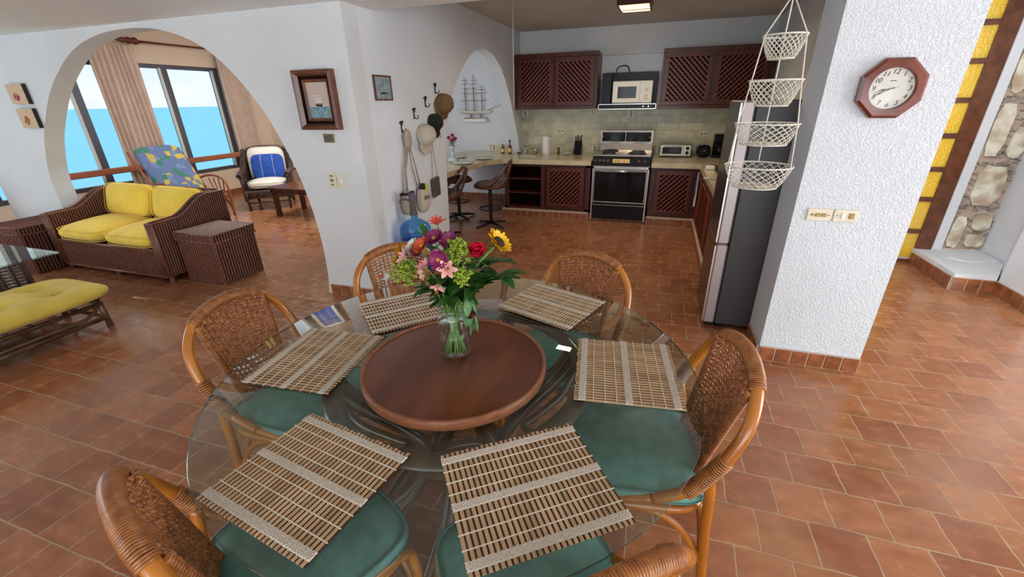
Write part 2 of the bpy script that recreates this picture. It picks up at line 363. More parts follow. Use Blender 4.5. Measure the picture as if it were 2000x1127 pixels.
    def grid(s, fn, nu, nv, smooth=True, wrap=False):
        vs = [fn(i / nu, j / nv) for i in range(nu + 1) for j in range(nv + 1)]
        fs = [(i * (nv + 1) + j, (i + 1) * (nv + 1) + j, (i + 1) * (nv + 1) + j + 1, i * (nv + 1) + j + 1) for i in range(nu) for j in range(nv)]
        return s._add(vs, fs, smooth)
    def build(s, name, mats, parent=None, loc=None, smooth=None, rot=None):
        me = bpy.data.meshes.new(name); me.from_pydata(s.v, [], s.f)
        if isinstance(mats, str): mats = [mats]
        for m in mats: me.materials.append(MATS[m])
        me.polygons.foreach_set('material_index', s.mi)
        me.polygons.foreach_set('use_smooth', s.sm if smooth is None else [smooth] * len(s.f))
        bm = bmesh.new(); bm.from_mesh(me); bmesh.ops.recalc_face_normals(bm, faces=bm.faces); bm.to_mesh(me); bm.free()
        me.update()
        o = bpy.data.objects.new(name, me); C.objects.link(o)
        if parent: o.parent = parent
        if loc: o.location = loc
        if rot: o.rotation_euler = rot
        return o

def tag(o, label, cat, group=None, kind=None):
    o['label'] = label; o['category'] = cat
    if group: o['group'] = group
    if kind: o['kind'] = kind
    return o
def thing(name, label, cat, loc=(0, 0, 0), rz=0, group=None):
    o = bpy.data.objects.new(name, None); C.objects.link(o); o.location = loc; o.rotation_euler = (0, 0, rz); o.empty_display_size = .05
    return tag(o, label, cat, group)
def struct(o): o['kind'] = 'structure'; return o
def dup(root, loc, rz, label, group=None):
    r = root.copy(); C.objects.link(r); r.location = loc; r.rotation_euler = (0, 0, rz); r['label'] = label
    if group: r['group'] = group
    for ch in list(root.children):
        c = ch.copy(); C.objects.link(c); c.parent = r
        for g in ch.children:
            d = g.copy(); C.objects.link(d); d.parent = c
    return r
def smooth_path(pts, n=6, closed=False):
    P = [V(p) for p in pts]; k = len(P); out = []
    rng = range(k) if closed else range(k - 1)
    for i in rng:
        p0 = P[(i - 1) % k] if (closed or i > 0) else P[0]; p1 = P[i]; p2 = P[(i + 1) % k]; p3 = P[(i + 2) % k] if (closed or i < k - 2) else P[-1]
        for j in range(n):
            t = j / n
            out.append(.5 * ((2 * p1) + (p2 - p0) * t + (2 * p0 - 5 * p1 + 4 * p2 - p3) * t * t + (3 * p1 - p0 - 3 * p2 + p3) * t ** 3))
    if not closed: out.append(P[-1])
    return out
def soft_box(mb, c, d, puff=.0, n=10, pw=4.0, rz=0, fn=None):
    """a cushion: superellipsoid-like box with soft edges, optionally puffed"""
    X, Y, Z_ = (q / 2 for q in d); vs = []
    def se(t, p): return math.copysign(abs(t) ** (2 / p), t)
    nu, nv = 4 * n, 2 * n; fs = []
    for j in range(nv + 1):
        ph = -pi / 2 + pi * j / nv
        for i in range(nu):
            th = 2 * pi * i / nu
            a = se(cos(ph), 2.6) ; z = se(sin(ph), 2.6)
            x = a * se(cos(th), pw); y = a * se(sin(th), pw)
            zz = z * Z_ * (1 + puff * (1 - min(1, x * x)) * (1 - min(1, y * y)))
            p = V((x * X, y * Y, zz))
            if fn: p = fn(p)
            vs.append((c[0] + cos(rz) * p.x - sin(rz) * p.y, c[1] + sin(rz) * p.x + cos(rz) * p.y, c[2] + p.z))
    for j in range(nv):
        for i in range(nu):
            fs.append((j * nu + i, j * nu + (i + 1) % nu, (j + 1) * nu + (i + 1) % nu, (j + 1) * nu + i))
    mb._add(vs, fs, True); return mb
def text_mesh(body, size, m, parent, loc, rot, name='lettering', shear=0, ext=.0006, label=None):
    cu = bpy.data.curves.new(name, 'FONT'); cu.body = body; cu.size = size; cu.align_x = 'CENTER'; cu.align_y = 'CENTER'; cu.shear = shear; cu.extrude = ext
    o = bpy.data.objects.new(name, cu); C.objects.link(o)
    dg = bpy.context.evaluated_depsgraph_get(); me = bpy.data.meshes.new_from_object(o.evaluated_get(dg))
    bpy.data.objects.remove(o); me.materials.clear(); me.materials.append(MATS[m])
    o = bpy.data.objects.new(name, me); C.objects.link(o)
    if parent: o.parent = parent
    o.location = loc; o.rotation_euler = rot
    return o

# ------------------------------------------------------------------ the setting
def B(name, x0, x1, y0, y1, z0, z1, m): return struct(MB().bx(x0, x1, y0, y1, z0, z1).build(name, m))
B('floor', -8.1, 6, -4, 8.2, -.12, 0, 'floor_tile')
struct(MB().box((-9000, 0, -14.5), (20000, 30000, 1)).build('trim_sea', 'sea_water'))
B('trim_bounce_ground', -8.3, 60, -60, 60, -.4, -.125, 'smooth_plaster')  # unseen pale ground, added to bounce warm light indoors
mb = MB(); mb.bx(-8.1, 5, -4, 3.05, 2.235, 2.75); mb.bx(-2.28, 5, 3.05, 3.26, 2.235, 2.75)
struct(mb.build('ceiling_dining', 'ceiling_plaster'))
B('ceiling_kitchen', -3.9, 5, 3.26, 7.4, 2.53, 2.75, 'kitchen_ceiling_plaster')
B('ceiling_sunroom', -8.1, -3.9, 3.05, 7.8, 2.75, 2.85, 'cream_plaster')
# wall with the big arch (face at y = 2.88)
archL = [(-6.16, .0), (-6.165, .61), (-6.15, .941), (-5.994, 1.276), (-5.839, 1.477), (-5.617, 1.705), (-5.377, 1.883), (-5.084, 2.045), (-4.814, 2.135), (-4.555, 2.18), (-4.295, 2.195), (-4.06, 2.188), (-3.843, 2.155), (-3.598, 2.08), (-3.381, 1.957), (-3.186, 1.771), (-3.006, 1.526), (-2.895, 1.294), (-2.805, 1.052), (-2.745, .776), (-2.715, .505), (-2.717, .216), (-2.746, 0)]
ap = [tuple(p) for p in [V((a, b, 0)).to_2d() for a, b in archL]]
sm = smooth_path([(a, b, 0) for a, b in ap], 4)
poly = [(-2.15, 0), (-2.15, 2.235), (-7.14, 2.235), (-7.14, 0)] + [(p.x, max(0, min(2.2, p.y))) for p in sm]
struct(MB().prism(poly, 2.88, 3.05, 'y').build('wall_left', 'wall_plaster'))
# wall with hooks and the narrow arch (face at x = -2.15)
archR = [(4.23, 0), (4.24, .3), (4.254, .549), (4.288, 1.092), (4.367, 1.395), (4.488, 1.592), (4.646, 1.767), (4.877, 1.952), (5.112, 2.085), (5.355, 2.162), (5.608, 2.178), (5.877, 2.126), (6.165, 1.98), (6.413, 1.743), (6.659, 1.393), (6.83, 1.124), (6.94, .85), (6.97, .5), (6.98, 0)]
sm = smooth_path([(a, b, 0) for a, b in archR], 4)
poly = [(7.1, 0), (7.1, 2.53), (3.05, 2.53), (3.05, 0)] + [(p.x, max(0, p.y)) for p in sm]
struct(MB().prism(poly, -2.28, -2.15, 'x').build('wall_middle', 'smooth_plaster'))
B('wall_back', -3.9, 1.4, 7.1, 7.25, 0, 2.53, 'smooth_plaster')
B('wall_back_upper', -2.15, 1.3, 7.04, 7.1, 2.17, 2.53, 'wall_plaster')
B('wall_nook', -4.0, -3.9, 4.35, 7.6, 0, 2.75, 'smooth_plaster')
B('wall_sunroom_north', -8.1, -3.9, 7.6, 7.75, 0, 2.75, 'peach_plaster')
# kitchen right wall with an arched recess
rec = [(4.55, .9), (4.55, 1.55)] + [(5.12 + .57 * -cos(a), 1.55 + .62 * sin(a)) for a in [pi * i / 14 for i in range(1, 14)]] + [(5.69, 1.55), (5.69, .9)]
mb = MB(); mb.bx(1.40, 1.46, 3.18, 7.1, 0, 2.53)
poly = [(7.1, 0), (7.1, 2.53), (3.18, 2.53), (3.18, 0), (4.55, 0)] + rec + [(5.69, 0)]
mb.prism(poly, 1.30, 1.40, 'x'); mb.bx(1.30, 1.40, 4.55, 5.69, 0, .9)
struct(mb.build('wall_right', 'wall_plaster'))
struct(MB().bx(1.385, 1.399, 4.56, 5.68, .92, 2.16).build('wall_recess', 'cream_plaster'))
B('wall_column', .777, 1.333, 2.785, 3.14, 0, 2.235, 'column_plaster')
# hall: door wall, rubble stone, low ledge, right wall
B('wall_hall', 1.46, 2.30, 5.24, 5.36, 0, 2.53, 'smooth_plaster')
B('wall_hall_top', 1.46, 3.13, 5.24, 5.36, 2.45, 2.53, 'smooth_plaster')
B('trim_door_jamb', 2.725, 2.80, 5.17, 5.30, 0, 2.45, 'smooth_plaster')
mb = MB(); mb.prism([(3.13, 5.36), (3.13, 4.87), (2.88, 4.45), (2.88, 4.0), (3.3, 4.0), (3.3, 5.36)], 0, 2.53, 'z')
struct(mb.build('wall_east', 'smooth_plaster'))
mb = MB(); mb.prism([(2.585, 5.2), (2.585, 4.47), (2.87, 4.455), (3.125, 4.86), (3.125, 5.2)], 0, .15, 'z')
mb.prism([(2.74, 5.2), (2.74, 4.93), (2.82, 4.84), (3.11, 4.87), (3.12, 5.2)], .15, .165, 'z')
struct(mb.build('trim_ledge', 'smooth_plaster'))
# stone infill: blocks with chips packed in the joints
mb = MB(); rnd = random.Random(3)
mb.bx(2.80, 3.13, 5.22, 5.30, .165, 2.5)
mb.cur = 1
blocks = [(.18, .50, 2.82, 2.93), (.20, .33, 2.965, 3.11), (.37, .52, 2.97, 3.11), (.60, .98, 2.86, 3.08), (1.06, 1.5, 2.82, 2.95), (1.04, 1.32, 2.99, 3.11), (1.38, 1.72, 2.99, 3.11), (1.58, 2.0, 2.82, 2.94), (1.8, 2.2, 2.98, 3.11), (2.05, 2.45, 2.82, 2.94)]
for z0, z1, x0, x1 in blocks:
    n = 12; pl = []
    for i in range(n):
        a = 2 * pi * i / n; k = 1 / max(abs(cos(a)), abs(sin(a))); k = min(k, 1.28) * rnd.uniform(.9, 1.02)
        pl.append(((x0 + x1) / 2 + (x1 - x0) / 2 * cos(a) * k, (z0 + z1) / 2 + (z1 - z0) / 2 * sin(a) * k))
    n0 = len(mb.v); mb.prism(pl, 5.19, 5.225, 'y')
mb.cur = 2
for _ in range(420):
    x = rnd.uniform(2.81, 3.12); z = rnd.uniform(.18, 2.45)
    if any(z0 + .01 < z < z1 - .01 and x0 + .01 < x < x1 - .01 for z0, z1, x0, x1 in blocks): continue
    mb.T = Matrix.Translation((x, 5.213, z)) @ Matrix.Rotation(rnd.uniform(-.5, .5), 4, 'Y'); mb.box((0, 0, 0), (rnd.uniform(.03, .06), .02, rnd.uniform(.008, .016)), 0, .003); mb.T = None
struct(mb.build('wall_stone', ['grout', 'rubble_stone', 'chip_stone']))

# tiled skirtings
def skirting(name, p0, p1, h=.1, w=.105, th=.018, z0=0, cap=False):
    p0, p1 = V((*p0, 0)), V((*p1, 0)); d = p1 - p0; L_ = d.length; d.normalize(); nrm = V((d.y, -d.x, 0)); a = math.atan2(d.y, d.x)
    mb = MB(); c = (p0 + p1) / 2 + nrm * (th / 2 - .002); mb.box((c.x, c.y, z0 + h / 2), (L_, th - .006, h), a)
    n = max(1, round(L_ / w)); ww = L_ / n; mb.cur = 1
    for i in range(n):
        c = p0 + d * (ww * (i + .5)) + nrm * (th / 2); mb.box((c.x, c.y, z0 + h / 2), (ww - .007, th, h - .006), a, .003)
    if cap:
        mb.cur = 0; c = (p0 + p1) / 2 + nrm * (th / 2 - .03); mb.box((c.x, c.y, z0 + h + .008), (L_, .06 + th, .016), a)
    return struct(mb.build(name, ['grout', 'base_tile']))
skirting('baseboard_left', (-2.70, 2.879), (-2.15, 2.879))
skirting('baseboard_middle', (-2.149, 2.88), (-2.149, 4.2))
skirting('baseboard_column', (.777, 2.784), (1.333, 2.784), w=.094)
skirting('baseboard_column_side', (.776, 3.1), (.776, 2.785))
skirting('baseboard_nook', (-3.85, 7.099), (-2.29, 7.099))
skirting('baseboard_ledge_side', (2.584, 5.16), (2.584, 4.47), h=.12, w=.1)
skirting('baseboard_ledge_front', (2.584, 4.469), (2.87, 4.454), h=.12)
skirting('baseboard_east', (2.879, 4.45), (2.879, 4.0), h=.12)
skirting('baseboard_sunroom', (-7.899, 3.2), (-7.899, 7.6), h=.1, w=.2)

# west wall of the sunroom with its window band
mb = MB(); mb.bx(-8.05, -7.9, 3.05, 7.6, 0, .47); mb.bx(-8.05, -7.9, 3.05, 7.6, 2.24, 2.75); mb.bx(-8.05, -7.9, 6.72, 7.6, .47, 2.24)
mb.bx(-8.05, -7.9, -4, 3.05, 0, .47); mb.bx(-8.05, -7.9, -4, 3.05, 2.0, 2.75); mb.bx(-8.05, -7.9, -4, -2.6, .47, 2.0)
struct(mb.build('wall_west', 'peach_plaster'))
def window(name, ys, z0, z1, y0, y1):
    t = bpy.data.objects.new(name, None); C.objects.link(t); t.location = (-7.97, y0, z0); struct(t)
    f = MB(); f.T = Matrix.Translation((0, -y0, -z0))
    f.bx(-.04, .04, y0, y1, z0, z0 + .06); f.bx(-.04, .04, y0, y1, z1 - .06, z1)
    for y in ys: f.bx(-.045, .045, y - .05, y + .05, z0, z1)
    f.cur = 1
    for y in ys: f.bx(.03, .055, y - .09, y - .055, z0 + .05, z1 - .05)
    f.build('window_frame', ['window_metal', 'window_white'], t)
    g = MB(); g.T = f.T; g.bx(-.004, .004, y0, y1, z0, z1); g.build('window_pane', 'pane_glass', t)
    return t
window('window_1', [3.1, 4.40, 5.73, 6.66], .47, 2.24, 3.05, 6.72)
window('window_2', [-2.55, -1.1, .3, 1.7, 3.0], .47, 2.0, -2.6, 3.05)

# handrail in front of the sunroom window
t = thing('handrail', 'reddish wooden handrail running along the sunroom window', 'railing', (-7.68, 5.1, 0))
MB().box((0, 0, .74), (.07, 3.9, .085), 0, .01).build('rail', 'rail_wood', t)
for y in (-1.8, 1.75): MB().box((-.12, y, .72), (.2, .04, .04)).build('bracket', 'rail_wood', t)

# yellow glazed door in the hall
t = bpy.data.objects.new('door_1', None); C.objects.link(t); t.location = (2.30, 5.21, 0); struct(t)
f = MB(); f.bx(-.02, .05, -.03, .03, 0, 2.45); f.bx(.295, .425, -.03, .03, 0, 2.45)
f.bx(0, .4, -.03, .03, 0, .035); f.bx(0, .4, -.03, .03, 2.4, 2.45)
f.build('door_frame', 'frame_wood', t)
bars = [.325, .645, .93, 1.23, 1.53, 1.84, 2.13]
f = MB()
for z in bars: f.bx(.03, .31, -.022, .022, z - .022, z + .022)
f.build('glazing_bar', 'frame_wood', t)
zz = [.035] + bars + [2.4]
for a, b in zip(zz[:-1], zz[1:]): MB().bx(.04, .305, -.006, .006, a + .012, b - .012).build('pane', 'yellow_pane', t)

# dark window low on the right wall
t = bpy.data.objects.new('window_3', None); C.objects.link(t); t.location = (2.99, 4.62, .9); t.rotation_euler = (0, 0, math.atan2(.42, .25) - pi / 2); struct(t)
t.location = (3.075, 4.80, .85)
MB().bx(-.03, .01, -.35, .0, -.12, .6).build('window_frame', 'black_metal', t)
MB().bx(-.035, -.03, -.32, -.03, -.08, .56).build('window_pane', 'black_glass', t)

# ------------------------------------------------------------------ dining set
TC = V((-.587, 1.161, 0))                       # centre of the round table
GT = .75                                        # top of the glass
def coil(mb, path, r, turns, rs, n=5, per=9):
    """a strand wound round a pole"""
    P = [V(p) for p in path]; seg = [0]
    for a, b in zip(P[:-1], P[1:]): seg.append(seg[-1] + (b - a).length)
    out = []; up = None; N_ = turns * per
    for i in range(N_ + 1):
        s_ = seg[-1] * i / N_; k = 0
        while k < len(seg) - 2 and seg[k + 1] < s_: k += 1
        u = (s_ - seg[k]) / max(1e-9, seg[k + 1] - seg[k]); p = P[k].lerp(P[k + 1], u); t = (P[k + 1] - P[k]).normalized()
        if up is None: up = t.orthogonal().normalized()
        x = t.cross(up).normalized(); up = x.cross(t).normalized()
        q = 2 * pi * i / per; out.append(p + (x * cos(q) + up * sin(q)) * r)
    mb.tube(out, rs, n); return mb

t = thing('dining_table', 'round glass-topped dining table on a bent rattan pedestal', 'table', (TC.x, TC.y, 0))
RG = .807
mb = MB(); mb.lathe([(0, GT - .013), (RG - .004, GT - .013), (RG, GT - .010)], n=96); mb.lathe([(RG, GT - .003), (RG - .004, GT), (0, GT)], n=96)
mb.cur = 1; mb.lathe([(RG, GT - .010), (RG, GT - .003)], n=96)
mb.build('glass_top', ['table_glass', 'glass_edge'], t)
def ring(mb, R_, z, w, h, n=64, k=12):
    return mb.lathe([(R_ + w * cos(2 * pi * i / k), z + h * sin(2 * pi * i / k)) for i in range(k + 1)], n=n)
ring(MB(), .435, GT - .013 - .016, .032, .016).build('upper_ring', 'rattan_brown', t)
mb = MB(); ring(mb, .13, .36, .02, .02); ring(mb, .155, .34, .016, .016)
mb.build('waist_ring', 'rattan_brown', t)
ring(MB(), .36, .03, .024, .024).build('foot_ring', 'rattan_brown', t)
for i in range(6):
    a = pi / 6 + i * pi / 3
    def P(r, z, da=0): return (r * cos(a + da), r * sin(a + da), z)
    mb = MB()
    for da in (-.06, .06):
        mb.tube(smooth_path([P(.43, .71, da), P(.36, .62, da), P(.24, .50, da), P(.155, .39, da * 1.6), P(.15, .30, da * 1.6), P(.22, .17, da), P(.32, .08, da), P(.37, .045, da)], 4), .017, 8)
    mb.build('leg', 'rattan_brown', t)
    mb = MB(); b = pi / 6
    mb.tube(smooth_path([P(.425, .70, .12), P(.37, .60, .2), P(.27, .535, .38), P(.235, .52, b), P(.27, .535, 2 * b - .38), P(.37, .60, 2 * b - .2), P(.425, .70, 2 * b - .12)], 4), .014, 8)
    mb.build('arched_brace', 'rattan_brown', t)

t = thing('lazy_susan', 'round dark wooden turntable with a paler rim, centred on the glass table', 'turntable', (-.582, 1.108, GT + .001))
MB().cyl((0, 0, 0), .11, .012, 32).build('swivel_base', 'black_metal', t)
MB().cyl((0, 0, .012), .298, .022, 96).build('board', 'susan_wood', t)
mb = MB(); mb.lathe([(.296, .008), (.309, .008), (.311, .012), (.311, .037), (.308, .041), (.301, .041), (.298, .036), (.298, .012)], n=96)
mb.build('rim', 'susan_rim', t)
SZ = GT + .001 + .034

# woven placemats
MATSPOT = [((-.204, .711), 36.4, 'bamboo placemat nearest the camera on the right, half over the front seat'),
           ((-.738, .581), -8.7, 'bamboo placemat at the near left of the table, in front of the nearest left chair'),
           ((-.022, 1.269), 97.6, 'bamboo placemat at the right rim, its bands running away from the camera'),
           ((-1.097, 1.029), -85, 'bamboo placemat at the left rim of the table, beside the wooden turntable'),
           ((-.379, 1.698), -19.7, 'pale sunlit bamboo placemat at the far right rim of the table'),
           ((-.99, 1.478), 46, 'bamboo placemat at the far left rim, partly behind the flowers')]
pm = thing('placemat', '', 'placemat', (0, 0, 0), 0, 'bamboo placemats round the table')
BL_, SL_ = .372, .33; n = 28
for k, nm in ((0, 'bamboo_light'), (1, 'bamboo_dark')):
    mb = MB(); rnd = random.Random(5 + k)
    for i in range(n):
        x = -BL_ / 2 + BL_ * (i + .5) / n
        if k == 0:
            e0 = rnd.uniform(-.002, .003)
            mb.box((x - .0015, e0 / 2, .0028), (.0082, SL_ + e0, .0022))
            for q in (-.0042, -.0015, .0012): mb.box((x + q, e0 / 2, .0042), (.0016, SL_ + e0, .0012))
        else: mb.box((x + .0053, 0, .0024), (.0050, SL_ - .002, .0018))
    mb.build('bamboo_slats' if k == 0 else 'dark_slats', nm, pm)
for y in (-.142, 0, .142):
    mb = MB()
    for q in range(4):
        yy = y - .0085 + .0057 * q
        mb.tube([(-BL_ / 2 + BL_ * j / 86, yy + (.0024 if (j + q) % 2 else -.0024), .0062) for j in range(87)], .0017, 4)
    mb.box((0, y, .0050), (BL_, .021, .0012)); mb.build('woven_band', 'cotton', pm)
for y in (-.107, -.071, -.036, .036, .071, .107):
    MB().box((0, y, .0054), (BL_ + .003, .0022, .0022)).build('thread', 'cotton', pm)
for i, ((x, y), a, lb) in enumerate(MATSPOT):
    if i == 0: pm.location = (x, y, GT + .0005); pm.rotation_euler = (0, 0, R(a)); pm['label'] = lb
    else: dup(pm, (x, y, GT + .0005), R(a), lb)

# rattan chairs
def hoopx(z): return .235
hoop_half = [(.224, .03, .452), (.232, .12, .505), (.237, .17, .58), (.24, .215, .67), (.218, .255, .765), (.155, .281, .838), (.078, .292, .868), (0, .296, .876)]
hoop = [V(p) for p in hoop_half]; hoop_full = smooth_path(hoop + [V((-p.x, p.y, p.z)) for p in hoop[-2::-1]], 6)
def back_y(x, z): return .205 + (z - .47) * .225 - .035 * (x / .15) ** 2
def make_chair():
    t = thing('dining_chair', '', 'chair', (0, 0, 0), 0, 'rattan chairs round the glass table')
    mb = MB()
    soft_box(mb, (0, -.01, .452), (.455, .45, .078), .12, 9, 5.0); st = mb.build('seat', 'teal_vinyl', t)
    rim = []
    for i in range(64):
        q = 2 * pi * i / 64; c_, s_ = cos(q), sin(q); f = lambda v: math.copysign(abs(v) ** (2 / 5), v)
        rim.append((.221 * f(c_), -.01 + .218 * f(s_)))
    mb = MB(); mb.tube([(x, y, .474) for x, y in rim], .0045, 6, True); mb.tube([(x * 1.01, y * 1.01, .437) for x, y in rim], .0045, 6, True); mb.build('piping', 'teal_piping', st)
    mb = MB(); mb.tube([(x * .95, y * .95, .402) for x, y in rim], .017, 8, True); mb.build('seat_frame', 'rattan', t)
    mb = MB(); mb.tube(hoop_full, .0185, 12); 
    mb.build('back_hoop', 'rattan', t)
    for s_ in (-1, 1):
        MB().tube(smooth_path([(s_ * .224, .03, .452), (s_ * .218, -.08, .432), (s_ * .212, -.165, .415), (s_ * .208, -.203, .37), (s_ * .208, -.212, .2), (s_ * .21, -.215, .0)], 5), .0165, 10).build('leg', 'rattan', t)
        MB().tube(smooth_path([(s_ * .226, .178, .585), (s_ * .217, .196, .48), (s_ * .212, .205, .35), (s_ * .21, .225, .15), (s_ * .212, .24, 0)], 5), .0175, 10).build('leg', 'rattan', t)
        mb = MB(); mb.tube(smooth_path([(s_ * .207, -.205, .16), (s_ * .205, -.14, .29), (s_ * .20, -.05, .37), (s_ * .2, .05, .37), (s_ * .205, .15, .29), (s_ * .207, .215, .16)], 5), .0125, 8)
        mb.build('curved_brace', 'rattan', t)
        # side pole of the woven panel
        pole = smooth_path([(s_ * (.112 + .045 * k / 5), back_y(.13, .44 + .40 * k / 5) - .002, .43 + (.405) * k / 5) for k in range(6)], 4)
        mb = MB(); mb.tube(pole, .011, 8); coil(mb, pole, .0115, 44, .0035, 4, 6); mb.build('panel_pole', 'rattan_wrap', t)
        # wound joint where leg meets hoop
        j = [p for p in hoop_full if p.x * s_ > 0 and .50 < p.z < .665]
        mb = MB(); coil(mb, j, .0215, 20, .0045, 5, 10); mb.build('wound_joint', 'rattan_wrap', t)
    for y in (-.21, .222):
        MB().tube(smooth_path([(-.207, y, .15), (-.13, y * .98, .29), (0, y * .97, .355), (.13, y * .98, .29), (.207, y, .15)], 5), .0125, 8).build('curved_brace', 'rattan', t)
    top = [p for p in hoop_full if abs(p.x) < .165 and p.z > .7]
    mb = MB(); coil(mb, top, .0205, 52, .0042, 5, 10); mb.build('hoop_wrapping', 'rattan_wrap', t)
    # woven panel
    mb = MB(); nv_, nh_ = 13, 24
    def ztop(x): return .862 - 1.15 * x * x
    def zz(u, v_): x = xx(u, v_); return .455 + (ztop(x) - .455) * v_
    def xx(u, v_): return u * (.112 + .045 * v_)
    for i in range(nv_):
        u = -1 + 2 * (i + .5) / nv_; pts = []
        for j in range(nh_ * 2 + 1):
            v_ = j / (nh_ * 2); x = xx(u, v_); z = zz(u, v_); a = .0045 * (0 if j % 2 == 0 else (1 if (i + j // 2) % 2 else -1))
            pts.append((x, back_y(x, z) + a, z))
        mb.tube(pts, .0046, 5)
    for j in range(nh_):
        v_ = (j + .5) / nh_; pts = []
        for i in range(nv_ * 2 + 1):
            u = -1 + i / nv_; x = xx(u, v_); z = zz(u, v_); a = .0045 * (0 if i % 2 == 0 else (-1 if (i // 2 + j) % 2 else 1))
            pts.append((x, back_y(x, z) + a, z))
        mb.tube(pts, .0050, 5)
    mb.build('woven_back', 'rattan_weave', t)
    return t
SPOT = [(-50, .62, 'rattan dining chair nearest the camera at bottom right, only its wound back rail showing'),
        (-113, .62, 'rattan dining chair at the near left of the table, seen from behind its back'),
        (8.5, .635, 'rattan dining chair at the right rim of the table, back turned to the white column'),
        (182, .745, 'rattan dining chair on the left side of the table, facing the turntable'),
        (70, .668, 'rattan dining chair on the kitchen side, back towards the fridge'),
        (134, .755, 'rattan dining chair behind the flowers, back towards the blue water jug')]
ch0 = make_chair()
for i, (a, r_, lb) in enumerate(SPOT):
    p = TC + V((cos(R(a)), sin(R(a)), 0)) * r_
    if i == 0: ch0.location = p; ch0.rotation_euler = (0, 0, R(a - 90)); ch0['label'] = lb
    else: dup(ch0, p, R(a - 90), lb)

# ------------------------------------------------------------------ jar and flowers
JX, JY = -.600, 1.155
t = thing('glass_jar', 'clear glass jar of water standing on the wooden turntable, holding the flowers', 'vase', (JX, JY, SZ + .001))
prof = [(0, .003), (.045, .003), (.053, .010), (.055, .02), (.055, .150), (.052, .160), (.048, .165), (.047, .172), (.049, .176), (.049, .180), (.047, .183), (.049, .188), (.049, .192)]
mb = MB(); mb.lathe(prof, n=32); mb.lathe([(.046, .188), (.044, .17), (.050, .155), (.052, .14), (.052, .02), (.04, .010), (0, .009)], n=32)
for z in (.172, .184): mb.lathe([(.0485 + .0022 * cos(2 * pi * k / 6), z + .0022 * sin(2 * pi * k / 6)) for k in range(7)], n=32)
mb.build('jar_body', 'jar_glass', t)
mb = MB(); mb.lathe([(0, .012), (.050, .014), (.051, .12), (0, .12)], n=32); mb.build('water', 'jar_glass', t)

def frame(d):
    z = V(d).normalized(); x = z.cross(V((0, 0, 1)))
    if x.length < .05: x = V((1, 0, 0))
    x.normalize(); y = z.cross(x); return Matrix((x, y, z)).transposed().to_4x4()
def petals(mb, pos, d, n, L_, W, cone, curl, r0, rnd, tw=0, layers=1):
    Fm = Matrix.Translation(pos) @ frame(d)
    for l in range(layers):
        for i in range(n):
            a = 2 * pi * (i + .5 * l) / n + rnd.uniform(-.08, .08); LL = L_ * rnd.uniform(.88, 1.05) * (1 - .22 * l); c0 = cone + .28 * l + rnd.uniform(-.08, .08)
            mb.T = Fm @ Matrix.Rotation(a, 4, 'Z'); k = 5
            def fn(u, v_):
                s_ = u * LL; w = W * sin(pi * min(1, u * .88 + .08)) ** .7; el = c0 + curl * u
                return (r0 + s_ * cos(el), (v_ - .5) * w, s_ * sin(el) - .12 * w * (1 - (2 * v_ - 1) ** 2))
            mb.grid(fn, k, 2, True)
    mb.T = None
def stem(name, root, p_top, rnd, r=.0028, parent=None):
    a = rnd.uniform(0, 2 * pi); b = a + pi + rnd.uniform(-.7, .7)
    p0 = V((JX + .036 * cos(a), JY + .036 * sin(a), SZ + .018)); nk = V((JX + .028 * cos(b), JY + .028 * sin(b), SZ + .178)); tp = V(p_top)
    out = (tp - nk); m1 = nk + V((out.x * .3, out.y * .3, abs(out.z) * .5 + .01)) if out.z > -.02 else nk + V((out.x * .45, out.y * .45, .03))
    return smooth_path([p0, p0.lerp(nk, .55) + V((0, 0, .004)), nk, m1, tp], 5)
rnd = random.Random(11)
def flower(kind, label, pos, d, build, r=.0026, sm_='stem_green'):
    pos = V(pos); base = V((JX, JY, SZ)); t = thing(kind, label, 'flower', base)
    path = stem('stem', base, pos - V(d).normalized() * .006, rnd)
    mb = MB(); mb.tube([p - base for p in path], r, 6); mb.build('stem', sm_, t)
    build(t, pos - base, V(d)); return t
def daisy(pm_, n, L_, W, disc, cone=.15, curl=.1, layers=2, r0=None, dz=.004):
    def f(t, p, d):
        mb = MB(); r0_ = disc * .7; petals(mb, p, d, n, L_, W, cone, curl, r0_, rnd, layers=layers); mb.build('petals', pm_, t)
        mb = MB(); mb.T = Matrix.Translation(p) @ frame(d); mb.lathe([(0, -.004), (disc, -.002), (disc, dz * .6), (disc * .6, dz), (0, dz * 1.2)], n=14); mb.build('flower_centre', 'disc_yellow' if pm_ != 'petal_yellow' else 'disc_brown', t)
        if pm_ == 'petal_yellow':
            mb = MB(); petals(mb, p - d.normalized() * .006, d, 12, .026, .011, -.1, .5, .010, rnd); mb.T = Matrix.Translation(p) @ frame(d); mb.lathe([(0, -.020), (.010, -.018), (.020, -.007), (.022, -.001)], n=14); mb.build('sepals', 'leaf_green', t)
    return f
def lily(pm_, L_=.036):
    def f(t, p, d):
        mb = MB(); petals(mb, p - d.normalized() * .012, d, 6, L_, .017, 1.05, -.5, .003, rnd); mb.build('petals', pm_, t)
        mb = MB()
        for i in range(5):
            a = i * 1.256; dd = (d.normalized() + V((cos(a), sin(a), .2)) * .25).normalized(); mb.tube([p, p + dd * .022], .0008, 4)
        mb.build('stamens', 'petal_orange', t)
    return f
